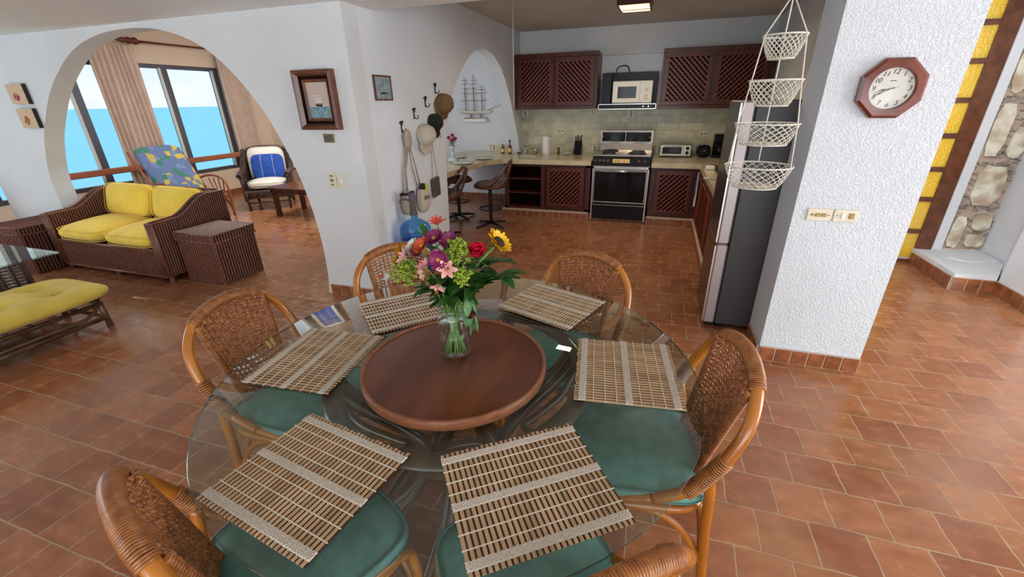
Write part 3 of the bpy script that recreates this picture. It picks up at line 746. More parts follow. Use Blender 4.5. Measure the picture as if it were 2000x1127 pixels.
def rose(pm_, s=1):
    def f(t, p, d):
        mb = MB(); petals(mb, p - d.normalized() * .018 * s, d, 5, .036 * s, .034 * s, 1.15, .1, .006, rnd); petals(mb, p - d.normalized() * .018 * s, d, 4, .034 * s, .028 * s, 1.35, .15, .003, rnd)
        petals(mb, p - d.normalized() * .016 * s, d, 5, .030 * s, .034 * s, .85, .2, .008, rnd); mb.build('petals', pm_, t)
        mb = MB(); mb.T = Matrix.Translation(p) @ frame(d); mb.lathe([(0, -.024 * s), (.007 * s, -.020 * s), (.011 * s, -.012 * s), (.006 * s, -.004 * s)], n=10); mb.build('calyx', 'leaf_green', t)
    return f
toc = V((.35, -1, .35))
flower('sunflower', 'yellow sunflower at the upper right of the bouquet, turned to the right', (-.444, 1.205, 1.192), (.75, -.05, .75), daisy('petal_yellow', 20, .036, .014, .020, .25, .05, 2, dz=.01), .0042)
flower('sunflower', 'yellow sunflower at the far left of the bouquet, facing left', (-.750, 1.108, 1.15), (-.85, -.35, .35), daisy('petal_yellow', 20, .040, .014, .020, .1, .0, 2, dz=.01), .0042)
flower('rose', 'crimson rose on the right side of the bouquet, left of the sunflower', (-.491, 1.136, 1.185), (.25, -.45, .85), rose('petal_red', 1.15), .003)
flower('daisy', 'magenta daisy facing the camera in the middle of the bouquet', (-.576, 1.044, 1.178), toc, daisy('petal_purple', 22, .029, .010, .006))
flower('daisy', 'magenta daisy at the top of the bouquet beside the orange bloom', (-.617, 1.104, 1.223), (.0, -.5, .8), daisy('petal_purple', 22, .030, .010, .006))
flower('daisy', 'magenta daisy at the top of the bouquet, right of the other top one', (-.583, 1.133, 1.210), (.3, -.6, .7), daisy('petal_purple', 22, .029, .010, .006))
flower('daisy', 'orange-red daisy at the upper left of the bouquet', (-.645, 1.076, 1.206), (-.3, -.7, .7), daisy('petal_orange', 20, .027, .010, .006))
flower('daisy', 'white daisy at the upper left of the bouquet beside the orange one', (-.693, 1.1, 1.193), (-.5, -.5, .7), daisy('petal_white', 24, .024, .008, .008))
flower('daisy', 'dark red daisy tucked between the white and orange blooms', (-.669, 1.087, 1.184), (-.2, -.9, .4), daisy('petal_dark', 18, .018, .008, .007))
flower('lily', 'pink lily facing the camera just below the central magenta daisy', (-.548, 1.043, 1.152), (.3, -1, .2), lily('petal_pink', .034))
flower('lily', 'pink lily bud left of the central magenta daisy, pointing up', (-.625, 1.038, 1.161), (-.4, -.4, .8), lily('petal_pink', .030))
flower('lily', 'pink lily hanging lowest at the front of the bouquet', (-.579, 1.033, 1.092), (.1, -.7, -.6), lily('petal_pink', .030))
flower('lily', 'pale lily drooping at the far left edge of the bouquet', (-.781, 1.07, 1.095), (-.8, -.4, -.1), lily('petal_white', .038))
flower('lily', 'pale pink lily below the white daisy on the left', (-.700, 1.050, 1.175), (-.6, -.6, .5), lily('petal_pink', .034))
flower('lily', 'small pink lily bud low on the left of the bouquet', (-.640, 1.045, 1.126), (-.5, -.8, .0), lily('petal_pink', .022))
flower('lily', 'coral lily bud standing up highest in the bouquet', (-.628, 1.153, 1.262), (.05, -.1, 1), lily('petal_coral', .034))
flower('rose', 'small dark red bud hanging beside the rim of the jar', (-.500, 1.088, .985), (.5, -.5, -.6), rose('petal_dark', .6), .002)

def sprig(name, label, pos, spread, n, L_, W, m, cat='foliage', up_=.3, droop=0):
    pos = V(pos); base = V((JX, JY, SZ)); t = thing(name, label, cat, base)
    path = stem('stem', base, pos, rnd); mb = MB(); mb.tube([p - base for p in path], .0022, 6); mb.build('stem', 'stem_green', t)
    mb = MB()
    for i in range(n):
        a = 2 * pi * i / n + rnd.uniform(-.4, .4); q = path[-1 - min(len(path) - 2, int(rnd.random() * spread))] - base
        d = V((cos(a), sin(a), up_ + rnd.uniform(-.4, .4) - droop)).normalized()
        mb.T = Matrix.Translation(q) @ frame(d.cross(V((-d.y, d.x, 0.01))).normalized() if abs(d.z) < .95 else (1, 0, 0))
        # leaf laid out along its own direction
        z = V(d); x = z.cross(V((0, 0, 1))).normalized(); y = x.cross(z)
        mb.T = Matrix.Translation(q) @ Matrix((z, x, y)).transposed().to_4x4(); LL = L_ * rnd.uniform(.75, 1.1)
        mb.grid(lambda u, v_: (u * LL, (v_ - .5) * W * sin(pi * min(1, u * .9 + .06)) ** .8, -.25 * LL * u * u - .15 * W * (1 - (2 * v_ - 1) ** 2)), 6, 2, True)
    mb.T = None; mb.build('leaves', m, t); return t
sprig('leaf_sprig', 'cluster of broad glossy green leaves at the right of the bouquet', (-.435, 1.19, 1.09), 4, 18, .085, .036, 'leaf_green')
sprig('leaf_sprig', 'glossy green leaves below the right sunflower', (-.468, 1.215, 1.125), 3, 13, .075, .034, 'leaf_green')
sprig('leaf_sprig', 'long pointed leaves standing at the top left of the bouquet', (-.668, 1.155, 1.20), 3, 7, .055, .024, 'leaf_green', up_=1.6)
sprig('leaf_sprig', 'narrow dark leaves standing at the top beside the coral bud', (-.612, 1.165, 1.20), 3, 4, .05, .012, 'leaf_green', up_=2.2)
sprig('leaf_sprig', 'pale leaves hanging over the right of the jar rim', (-.505, 1.085, 1.045), 3, 7, .07, .026, 'leaf_pale', droop=1.4)
sprig('leaf_sprig', 'pale leaves drooping lowest at the right side of the jar', (-.492, 1.095, .985), 4, 6, .068, .026, 'leaf_pale', droop=2.0)
sprig('leaf_sprig', 'mid green leaves at the front above the jar rim', (-.55, 1.055, 1.06), 7, 20, .065, .026, 'leaf_green')
sprig('leaf_sprig', 'dark green leaves low at the left above the jar rim', (-.64, 1.075, 1.07), 7, 20, .065, .028, 'leaf_green')
sprig('leaf_sprig', 'dark green leaves behind the middle of the bouquet', (-.57, 1.15, 1.13), 8, 30, .07, .028, 'leaf_green')
sprig('leaf_sprig', 'dark green leaves in the middle between lilies and jar', (-.58, 1.09, 1.10), 9, 28, .06, .026, 'leaf_green')
sprig('leaf_sprig', 'dark green leaves at the lower right above the jar', (-.50, 1.13, 1.07), 7, 22, .065, .03, 'leaf_green')
def goldenrod(label, pos, n=90, s=.035):
    pos = V(pos); base = V((JX, JY, SZ)); t = thing('goldenrod', label, 'flower', base)
    path = stem('stem', base, pos, rnd); mb = MB(); mb.tube([p - base for p in path], .0022, 6); mb.build('stem', 'stem_green', t)
    mb = MB(); p = pos - base
    for i in range(n):
        d = V((rnd.gauss(0, 1), rnd.gauss(0, 1), rnd.gauss(.2, 1.1))).normalized() * s * rnd.random() ** .4; q = p + d; 
        mb.tube([p + d * .3, q], .0009, 3)
        for _ in range(4):
            o_ = q + V((rnd.uniform(-1, 1), rnd.uniform(-1, 1), rnd.uniform(-1, 1))) * .005; mb.box(o_, (.004, .004, .004), rnd.random() * 3)
    mb.build('florets', 'solidago', t)
goldenrod('yellow-green goldenrod plume left of the crimson rose', (-.548, 1.120, 1.180), 110, .042)
goldenrod('yellow-green goldenrod plume at the lower left of the bouquet', (-.705, 1.066, 1.120), 110, .045)
goldenrod('yellow-green goldenrod plume at the front right of the pink lilies', (-.520, 1.080, 1.118), 60, .03)

# ------------------------------------------------------------------ living room
def wicker_panel(mb, origin, ux, uy, w, h, nrm, pitch=.028, thick=.008, rows=None):
    """ribbed wicker: ribs along uy, one weaver line every few cm, laid on a plane"""
    ux, uy, nrm, o = V(ux).normalized(), V(uy).normalized(), V(nrm).normalized(), V(origin)
    n = max(2, int(w / pitch)); k = max(4, int(h / .02))
    for i in range(n):
        x = w * (i + .5) / n; pts = []
        for j in range(k + 1):
            pts.append(o + ux * x + uy * (h * j / k) + nrm * (thick * .5 + .0022 * (1 if (i + j) % 2 else -1)))
        mb.tube(pts, pitch * .33, 5, cap=False)
    return mb
def wicker_box(name, parent, x0, x1, y0, y1, z0, z1, faces='FRLB', m='wicker_brown'):
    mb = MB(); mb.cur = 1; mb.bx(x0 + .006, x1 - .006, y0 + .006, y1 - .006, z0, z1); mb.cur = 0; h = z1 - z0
    if 'F' in faces: wicker_panel(mb, (x0, y0 + .006, z0), (1, 0, 0), (0, 0, 1), x1 - x0, h, (0, -1, 0))
    if 'B' in faces: wicker_panel(mb, (x0, y1 - .006, z0), (1, 0, 0), (0, 0, 1), x1 - x0, h, (0, 1, 0))
    if 'R' in faces: wicker_panel(mb, (x1 - .006, y0, z0), (0, 1, 0), (0, 0, 1), y1 - y0, h, (1, 0, 0))
    if 'L' in faces: wicker_panel(mb, (x0 + .006, y0, z0), (0, 1, 0), (0, 0, 1), y1 - y0, h, (-1, 0, 0))
    if 'T' in faces: wicker_panel(mb, (x0, y0, z1 - .004), (1, 0, 0), (0, 1, 0), x1 - x0, y1 - y0, (0, 0, 1))
    return mb.build(name, [m, 'wicker_shadow'], parent)
def wicker_chest(label, x0, x1, y0, y1, h):
    t = thing('wicker_chest', label, 'chest', ((x0 + x1) / 2, (y0 + y1) / 2, 0)); W = (x1 - x0) / 2; D = (y1 - y0) / 2
    wicker_box('body', t, -W + .008, W - .008, -D + .008, D - .008, .005, h - .085)
    ld = wicker_box('lid', t, -W, W, -D, D, h - .08, h - .006, 'FRLBT')
    mb = MB()
    for z in (h - .08, h - .004):
        mb.tube([(-W, -D, z), (W, -D, z), (W, D, z), (-W, D, z)], .008, 6, True)
    mb.build('braided_edge', 'wicker_brown', ld)
    return t
wicker_chest('brown wicker chest with lid on the right of the yellow sofa', -4.335, -3.845, 2.735, 3.21, .50)
wicker_chest('brown wicker chest with lid on the left of the yellow sofa', -6.60, -6.085, 2.41, 2.865, .50)

SX0, SX1, SY0, SY1 = -6.03, -4.40, 2.62, 3.42
cx, cy = (SX0 + SX1) / 2, (SY0 + SY1) / 2; W = (SX1 - SX0) / 2; D = (SY1 - SY0) / 2
t = thing('wicker_sofa', 'brown wicker two-seat sofa standing in the large arch', 'sofa', (cx, cy, 0))
wicker_box('base', t, -W + .05, W - .05, -D + .01, D - .03, .065, .33)
MB().tube([(-W + .05, -D + .005, .335), (W - .05, -D + .005, .335)], .014, 8).build('front_rail', 'wicker_brown', t)
MB().tube([(-W + .05, -D + .005, .065), (W - .05, -D + .005, .065)], .012, 8).build('lower_rail', 'wicker_brown', t)
def arm_top(y):   # y measured from the front 0..1
    if y < .28: return .60 + .03 * y
    if y < .75: q = (y - .28) / .47; return .608 + .165 * (q * q * (3 - 2 * q))
    return .773
for s_ in (-1, 1):
    mb = MB(); xo = s_ * W; xi = s_ * (W - .085); n = 22; dep = 2 * D
    prof = [(-D + dep * i / n, arm_top(i / n)) for i in range(n + 1)]
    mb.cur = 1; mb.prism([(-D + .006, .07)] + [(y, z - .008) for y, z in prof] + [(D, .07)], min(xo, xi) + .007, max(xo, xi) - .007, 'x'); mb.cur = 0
    k = 34
    for i in range(k):
        y = -D + dep * (i + .5) / k; zt = arm_top((i + .5) / k)
        for xx_, nn in ((xo, s_), (xi, -s_)):
            m_ = int((zt - .07) / .022); mb.tube([(xx_ - nn * .004 + nn * .0022 * (1 if (i + j) % 2 else -1), y, .07 + (zt - .07) * j / m_) for j in range(m_ + 1)], .009, 5)
    for i in range(4): mb.tube([(min(xo, xi) + .085 * (i + .5) / 4, -D + .004, z) for z in (.07, .3, .6)], .0095, 6)
    a = mb.build('arm', ['wicker_brown', 'wicker_shadow'], t)
    mb = MB()
    for xx_ in (xo, xi): mb.tube([(xx_, -D, .07)] + [(xx_, y, z) for y, z in prof], .011, 7)
    mb.tube([(xo, -D, .6), (xi, -D, .6)], .011, 7); mb.build('braided_edge', 'wicker_brown', a)
wicker_box('backrest', t, -W + .08, W - .08, D - .09, D, .33, .765, 'FB')
MB().tube([(-W + .04, D - .045, .775), (W - .04, D - .045, .775)], .024, 8).build('top_rail', 'wicker_brown', t)
for x in (-W + .05, 0, W - .05):
    for y in (-D + .04, D - .04): MB().cyl((x, y, 0), .022, .07, 10).build('leg', 'wicker_brown', t)
def seam_cushion(name, label, loc, dim, m, rx=0, rz=0, puff=.25, cat='cushion', group=None, ry=0):
    o = soft_box(MB(), (0, 0, 0), dim, puff, 12, 5).build(name, m, None, loc); o.rotation_euler = (rx, ry, rz)
    p = MB(); X, Y = dim[0] / 2 * .985, dim[1] / 2 * .985; f = lambda v: math.copysign(abs(v) ** (2 / 5), v)
    for z in (-dim[2] * .28, dim[2] * .28):
        p.tube([(X * f(cos(q)), Y * f(sin(q)), z) for q in [2 * pi * i / 48 for i in range(48)]], .004, 5, True)
    p.build('piping', m, o); return tag(o, label, cat, group)
sw = (2 * W - .19) / 2
seam_cushion('seat_cushion', 'yellow seat cushion on the left half of the wicker sofa', (cx - sw / 2, cy - .12, .425), (sw, .62, .17), 'yellow_cloth', R(3), group='yellow sofa cushions')
seam_cushion('seat_cushion', 'yellow seat cushion on the right half of the wicker sofa', (cx + sw / 2 + .005, cy - .12, .425), (sw, .62, .17), 'yellow_cloth', R(3), group='yellow sofa cushions')
seam_cushion('back_cushion', 'yellow back cushion on the left half of the wicker sofa', (cx - sw / 2, cy + .19, .655), (sw, .36, .17), 'yellow_cloth', R(74), group='yellow sofa cushions')
seam_cushion('back_cushion', 'yellow back cushion on the right half of the wicker sofa', (cx + sw / 2 + .01, cy + .19, .645), (sw, .36, .17), 'yellow_cloth', R(74), R(-2), group='yellow sofa cushions')

# low rattan ottoman with a tufted cushion
ox0, ox1, oy0, oy1 = -4.62, -4.02, .75, 1.89
t = thing('rattan_ottoman', 'long low rattan ottoman frame at the left edge, under a tufted yellow cushion', 'ottoman', ((ox0 + ox1) / 2, (oy0 + oy1) / 2, 0))
W = (ox1 - ox0) / 2; D = (oy1 - oy0) / 2
for y in (-D + .03, D - .03):
    for s_ in (-1, 1): MB().tube([(s_ * (W - .02), y, 0), (s_ * (W - .035), y, .13), (s_ * (W - .05), y, .235)], [.024, .02, .022], 8).build('leg', 'rattan_brown', t)
for s_ in (-1, 1):
    MB().tube([(s_ * (W - .03), -D, .19), (s_ * (W - .03), D - .02, .19)], .017, 8).build('upper_rail', 'rattan_brown', t)
    mb = MB(); mb.tube([(s_ * (W - .02), -D, .075), (s_ * (W - .02), D - .02, .075)], .019, 8); mb.tube([(s_ * (W - .02), -D, .11), (s_ * (W - .02), D - .16, .11), (s_ * (W - .025), D - .09, .14), (s_ * (W - .03), D - .06, .18)], .013, 7)
    mb.build('lower_rail', 'rattan_brown', t)
mb = MB(); mb.tube([(-W + .03, D - .03, .20), (W - .03, D - .03, .20)], .018, 8); mb.tube([(-W + .03, D - .05, .09), (W - .03, D - .05, .09)], .015, 8); mb.build('end_rail', 'rattan_brown', t)
mb = MB()
for i in range(9): y = -D + .05 + (2 * D - .1) * i / 8; mb.tube([(-W + .04, y, .205), (W - .04, y, .205)], .011, 6)
mb.build('slats', 'rattan_brown', t)
tufts = [(-.11, .33), (.12, .33), (-.11, .02), (.12, .02), (-.11, -.3), (.12, -.3)]
def tuft(p):
    q = V(p)
    if q.z > 0:
        for tx, ty in tufts:
            d2 = ((q.x - tx) ** 2 + (q.y - ty) ** 2) / .0075; q.z -= .062 * math.exp(-d2 * 1.1) * (p.z / .07)
    return q
o = soft_box(MB(), (0, 0, 0), (.68, 1.24, .15), .22, 22, 7, fn=tuft).build('tufted_cushion', 'yellow_cloth_dull', None, ((ox0 + ox1) / 2 + .02, (oy0 + oy1) / 2 + .02, .292))
tag(o, 'tufted mustard-yellow cushion lying on the low rattan ottoman', 'cushion')
for tx, ty in tufts: MB().lathe([(0, .006), (.01, .004), (.012, 0), (0, -.002)], n=10).build('button', 'yellow_cloth_dull', o, (tx, ty, .038))

# glass coffee table on an openwork wicker base
t = thing('coffee_table', 'rectangular glass-topped coffee table on dark openwork wicker at the left edge', 'table', (-5.4, 1.35, 0))
g = MB(); g.bx(-.7, .69, -.85, .70, .488, .5); g.build('glass_top', 'table_glass', t)
mb = MB()
for s_, x in ((1, .60), (-1, -.5)):
    for y in (-.6, -.42, -.24, -.06, .12, .30, .48): mb.bx(x - .012, x + .012, y - .02, y + .02, 0, .485)
    for i in range(17): z = .03 + i * .027; mb.bx(x - .004, x + .004, -.6, .48, z - .005, z + .005)
for y in (-.61, .49):
    for x in (-.5, -.28, -.06, .16, .38, .6): mb.bx(x - .02, x + .02, y - .012, y + .012, 0, .485)
    for i in range(17): z = .03 + i * .027; mb.bx(-.5, .6, y - .004, y + .004, z - .005, z + .005)
mb.build('woven_base', 'wicker_dark', t)
# small corner of a wooden chair beyond the left chest
t = thing('side_chair', 'orange-brown wooden chair at the left edge beyond the wicker chest', 'chair', (-7.05, 2.35, 0))
for x, y in ((.18, .18), (.18, -.18), (-.18, .18), (-.18, -.18)): MB().box((x, y, .21), (.04, .04, .42)).build('leg', 'rail_wood', t)
MB().box((0, 0, .435), (.44, .44, .035), 0, .01).build('seat', 'rail_wood', t)
MB().box((-.2, 0, .62), (.035, .42, .35), 0, .01).build('backrest', 'rail_wood', t)

# wicker armchair with cushions
t = thing('wicker_armchair', 'dark wicker armchair with rolled arms beside the sunroom window', 'armchair', (-6.26, 5.73, 0), R(38))
# local frame: front is -y
for s_ in (-1, 1):
    MB().tube([(s_ * .30, -.36, 0), (s_ * .31, -.36, .30)], [.018, .024], 8).build('leg', 'wicker_dark', t)
    MB().tube([(s_ * .28, .34, 0), (s_ * .29, .34, .30)], [.018, .024], 8).build('leg', 'wicker_dark', t)
    mb = MB(); n = 26
    for i in range(n + 1):
        q = i / n; y = -.38 + .74 * q; zt = .56 + .02 * sin(q * pi) + (.32 * max(0, (q - .62) / .38) ** 1.3); xo = s_ * (.33 + .03 * sin(q * pi))
        mb.tube(smooth_path([(xo, y, .17), (xo * 1.01, y, zt - .07), (xo * 1.14, y, zt), (xo * 1.02, y, zt + .035), (xo * .93, y, zt - .02)], 4), .014, 5)
    mb.build('arm', 'wicker_dark', t)
mb = MB(); n = 30
for i in range(n + 1):
    x = -.33 + .66 * i / n; zt = .93 - .5 * abs(x) ** 2.2
    mb.tube([(x, .30, .2), (x, .36, .6), (x * 1.04, .42, zt)], .0125, 5)
mb.tube(smooth_path([(-.37, .36, .80), (-.33, .42, .88), (-.2, .43, .925), (0, .43, .94), (.2, .43, .925), (.33, .42, .88), (.37, .36, .80)], 4), .028, 8)
mb.build('backrest', 'wicker_dark', t)
mb = MB(); mb.box((0, -.02, .30), (.64, .70, .05)); 
for i in range(24): mb.tube([(-.31 + .62 * i / 23, -.372, .22), (-.31 + .62 * i / 23, -.372, .325)], .012, 5)
mb.tube([(-.31, -.37, .21), (.31, -.37, .21)], .014, 6); mb.tube([(-.30, -.36, .13), (.30, -.36, .13)], .012, 6); mb.build('seat_frame', 'wicker_dark', t)
MB().lathe([(0, -.03), (.05, -.025), (.06, 0), (.05, .025), (0, .03)], n=16).build('rolled_end', 'rattan', t, (.40, .33, .86), rot=(R(90), 0, 0))
def at_arm(x, y, z): a = R(38); return (-6.26 + x * cos(a) - y * sin(a), 5.73 + x * sin(a) + y * cos(a), z)
seam_cushion('seat_cushion', 'cream seat cushion in the dark wicker armchair', at_arm(0, -.03, .395), (.58, .64, .13), 'white_cloth', 0, R(38))
seam_cushion('back_cushion', 'cream back cushion leaning in the dark wicker armchair', at_arm(0, .27, .69), (.56, .52, .12), 'white_cloth', R(76), R(38), cat='cushion')
o = soft_box(MB(), (0, 0, 0), (.50, .42, .11), .35, 12, 5).build('throw_pillow', 'blue_cloth', None, at_arm(.02, .145, .635)); o.rotation_euler = (R(72), 0, R(38))
tag(o, 'blue throw pillow with white tassels on the wicker armchair', 'pillow')
mb = MB()
for x in (-.09, .09): mb.tube([(x, -.19, .035), (x, -.1, .069), (x, 0, .077), (x, .1, .069), (x, .19, .035)], .0025, 5)
mb.build('white_stripe', 'white_cloth', o)
mb = MB(); rnd = random.Random(9)
for i in range(17):
    for yy in (-.20, .20): mb.tube([(-.23 + .46 * i / 16, yy, 0), (-.23 + .46 * i / 16 + rnd.uniform(-.01, .01), yy * 1.17, -.005)], .005, 5)
for i in range(12):
    for xx_ in (-.245, .245): mb.tube([(xx_, -.16 + .32 * i / 11, 0), (xx_ * 1.14, -.16 + .32 * i / 11 + rnd.uniform(-.01, .01), -.005)], .005, 5)
mb.build('tassels', 'white_cloth', o)

# dark slatted coffee table
t = thing('slatted_table', 'dark brown slatted wooden coffee table in front of the wicker armchair', 'table', (-5.02, 5.36, 0))
mb = MB()
for i in range(8): mb.bx(-.56, .5, -.31 + i * .0785, -.31 + i * .0785 + .070, .432, .452)
mb.build('slatted_top', 'stain_wood', t)
mb = MB(); mb.bx(-.53, .47, -.295, -.27, .37, .432); mb.bx(-.53, .47, .27, .295, .37, .432); mb.bx(-.53, -.505, -.295, .295, .37, .432); mb.bx(.445, .47, -.295, .295, .37, .432)
mb.build('apron', 'dark_wood', t)
for x in (-.49, .43):
    for y in (-.26, .26): MB().box((x, y, .215), (.06, .06, .43)).build('leg', 'dark_wood', t)

# patterned lounge chair behind the sofa
t = thing('lounge_chair', 'rattan lounge chair with a reclined back behind the yellow sofa', 'lounge chair', (-6.75, 4.62, 0))
for s_ in (-1, 1):
    y = s_ * .36
    MB().tube([(-.35, y, 1.02), (-.12, y, .62), (.02, y, .36)], .017, 8).build('back_pole', 'rail_wood', t)
    mb = MB(); mb.tube(smooth_path([(-.22, y * 1.08, .52), (0, y * 1.1, .60), (.25, y * 1.1, .60), (.40, y * 1.1, .50), (.42, y * 1.1, .25), (.40, y * 1.1, 0)], 5), .017, 8); mb.build('arm', 'rail_wood', t)
    MB().tube([(-.3, y * 1.08, 0), (-.1, y * 1.08, .45)], .016, 8).build('leg', 'rail_wood', t)
    mb = MB()
    for k in range(4): mb.tube(smooth_path([(.36 - .1 * k, y * 1.1, .57), (.32 - .05 * k, y * 1.1, .3), (.4, y * 1.1, .06 + .05 * k)], 4), .009, 6)
    mb.build('curved_brace', 'rail_wood', t)
MB().bx(.0, .42, -.36, .36, .32, .35).build('seat_frame', 'rail_wood', t)
o = soft_box(MB(), (0, 0, 0), (.78, .66, .10), .15, 12, 6).build('lounge_back_pad', 'patterned_cloth', None, (-6.88, 4.62, .735)); o.rotation_euler = (0, R(61), 0)
tag(o, 'blue, green and yellow patterned pad on the back of the lounge chair', 'cushion')
o = soft_box(MB(), (0, 0, 0), (.46, .66, .09), .15, 10, 6).build('lounge_seat_pad', 'patterned_cloth', None, (-6.52, 4.62, .395)); tag(o, 'patterned seat pad of the lounge chair, mostly hidden by the sofa', 'cushion')

# side table and lamp in the sunroom corner
t = thing('side_table', 'small brown side table by the peach wall, right of the armchair', 'table', (-6.85, 7.15, 0))
MB().box((0, 0, .43), (.46, .42, .03), 0, .006).build('table_top', 'stain_wood', t)
for x in (-.19, .19):
    for y in (-.17, .17): MB().box((x, y, .208), (.035, .035, .415)).build('leg', 'stain_wood', t)
t = thing('table_lamp', 'white table lamp with a pale shade on the small corner side table', 'lamp', (-6.97, 7.1, .445))
MB().lathe([(0, 0), (.07, 0), (.07, .02), (.03, .04), (.045, .12), (.05, .18), (.02, .26), (.012, .32)], n=16).build('base', 'white_plastic', t)
MB().lathe([(.15, .26), (.09, .48), (.085, .48), (.145, .26)], n=24).build('lamp_shade', 'cream_glass_shade', t)

# curtains and rod
def curtain(label, y0, y1, z0, z1, x=-7.78, folds=9, amp=.045, flare=.0):
    t = thing('curtain', label, 'curtain', (x, (y0 + y1) / 2, 0), 0, 'sunroom curtains')
    w_ = y1 - y0; mb = MB(); rnd_ = random.Random(int(y0 * 10)); ph = [rnd_.uniform(-.5, .5) for _ in range(folds + 2)]
    for off in (0, .006):
        def fn(u, v_):
            z = z0 + (z1 - z0) * v_; q = u * folds; k = int(q); p_ = ph[k] * (1 - (q - k)) + ph[min(folds, k + 1)] * (q - k)
            am = amp * (.55 + .45 * (1 - v_)) * (1 + .3 * p_)
            return (am * sin(2 * pi * q + p_) + off, (-w_ / 2 + w_ * u) * (1 + .10 * (1 - v_)) + .012 * sin(4 * v_ + u * 9), z)
        mb.grid(fn, folds * 10, 16, True)
    mb.build('cloth', 'curtain_cloth', t); return t
curtain('peach curtain with tight folds at the left of the sunroom window', 4.62, 5.26, .12, 2.46)
curtain('peach curtain at the right end of the sunroom window', 6.64, 7.15, .12, 2.46)
t = thing('curtain_rod', 'dark red wooden curtain rod with a carved finial above the sunroom window', 'curtain rod', (-7.78, 5.9, 2.53))
MB().tube([(0, -.55, 0), (0, 1.5, 0)], .016, 8).build('rod', 'red_wood', t)
mb = MB()
mb.lathe([(0, 0), (.05, .01), (.05, .05), (.03, .07), (.045, .10), (.05, .13), (.03, .16), (.04, .19), (.035, .23), (.015, .28), (0, .31)], n=12); mb.build('finial', 'red_wood', t, (0, -.55, 0), rot=(R(90), 0, 0))
for y in (-.45, 1.35): MB().box((-.06, y, 0), (.14, .03, .03)).build('bracket', 'red_wood', t)

# ------------------------------------------------------------------ things on the arch wall and the hook wall
t = thing('ship_painting', 'small painting of a sailing ship in a deep dark wooden frame on the white wall', 'painting', (-2.462, 2.879, 1.625))
W, H_ = .175, .205
def frame_ring(mb, w0, h0, w1, h1, y0, y1):
    P0 = [(-w0, -h0), (w0, -h0), (w0, h0), (-w0, h0)]; P1 = [(-w1, -h1), (w1, -h1), (w1, h1), (-w1, h1)]
    vs = [(x, y0, z) for x, z in P0] + [(x, y1, z) for x, z in P1]; fs = [(i, (i + 1) % 4, 4 + (i + 1) % 4, 4 + i) for i in range(4)]
    mb._add(vs, fs)
mb = MB(); frame_ring(mb, W, H_, W, H_, 0, -.05); frame_ring(mb, W, H_, W - .022, H_ - .022, -.05, -.058); frame_ring(mb, W - .022, H_ - .022, W - .04, H_ - .04, -.058, -.03)
mb.cur = 1; frame_ring(mb, W - .04, H_ - .04, W - .055, H_ - .055, -.03, -.032); frame_ring(mb, W - .055, H_ - .055, W - .062, H_ - .062, -.032, -.020)
mb.cur = 0; frame_ring(mb, W - .062, H_ - .062, W - .082, H_ - .082, -.020, -.012); mb.build('frame', ['frame_wood', 'dark_wood_inside'], t)
a, b = W - .080, H_ - .080
mat('paint_sky', (.62, .42, .32), .7, col2=(.50, .46, .42), vscale=14); mat('paint_sea', (.08, .20, .28), .7, col2=(.30, .40, .42), vscale=60)
mb = MB(); mb.bx(-a, a, -.010, -.004, -b * .35, b); mb.cur = 1; mb.bx(-a, a, -.010, -.004, -b, -b * .35); mb.build('canvas', ['paint_sky', 'paint_sea'], t)
mb = MB()
mb.prism([(-.028, -b * .32), (.022, -b * .36), (.03, -b * .22), (-.034, -b * .20)], -.012, -.010, 'y')
for i, x in enumerate((-.018, .002, .02)):
    mb.bx(x - .001, x + .001, -.012, -.010, -b * .2, b * (.25 + .12 * (i == 1)))
    mb.cur = 1
    for k in range(3): z = -b * .12 + k * .019; mb.prism([(x - .011 + .002 * k, z), (x + .010 - .002 * k, z), (x + .008 - .002 * k, z + .015), (x - .008 + .002 * k, z + .015)], -.0125, -.0105, 'y')
    mb.cur = 0
mb.build('painted_ship', ['ink', 'petal_white'], t)
def wall_plate(name, label, loc, w_, h_, parts, cat='switch', axis='y', m='ivory_plastic', group=None):
    """parts: list of (dx, dz, w, h, material, name)"""
    t = thing(name, label, cat, loc, 0 if axis == 'y' else R(90), group)
    MB().box((0, -.004, 0), (w_, .008, h_), 0, .002).build('plate', m, t)
    for dx, dz, pw_, ph_, pm_, pn in parts: MB().box((dx, -.010, dz), (pw_, .008, ph_), 0, .002).build(pn, pm_, t)
    return t
t = thing('brass_plaque', 'small square brass plaque below the ship painting', 'plaque', (-2.436, 2.879, 1.356))
MB().box((0, -.003, 0), (.10, .005, .066), 0, .001).build('plate', 'brass', t)
MB().box((0, -.006, 0), (.082, .002, .048), 0, .001).build('raised_panel', 'grey_leather', t)
for x in (-.043, .043):
    for z in (-.026, .026): MB().box((x, -.007, z), (.006, .003, .006)).build('screw', 'brass', t)
wall_plate('double_socket', 'ivory socket plate, left one of the pair below the brass plaque', (-2.475, 2.879, 1.035), .075, .115, [(0, .035, .03, .012, 'brass', 'socket'), (0, 0, .03, .022, 'brass', 'socket'), (0, -.035, .03, .012, 'brass', 'socket')])
wall_plate('light_switch', 'ivory switch plate, right one of the pair below the brass plaque', (-2.388, 2.879, 1.03), .075, .115, [(0, .0, .026, .028, 'white_plastic', 'rocker')])
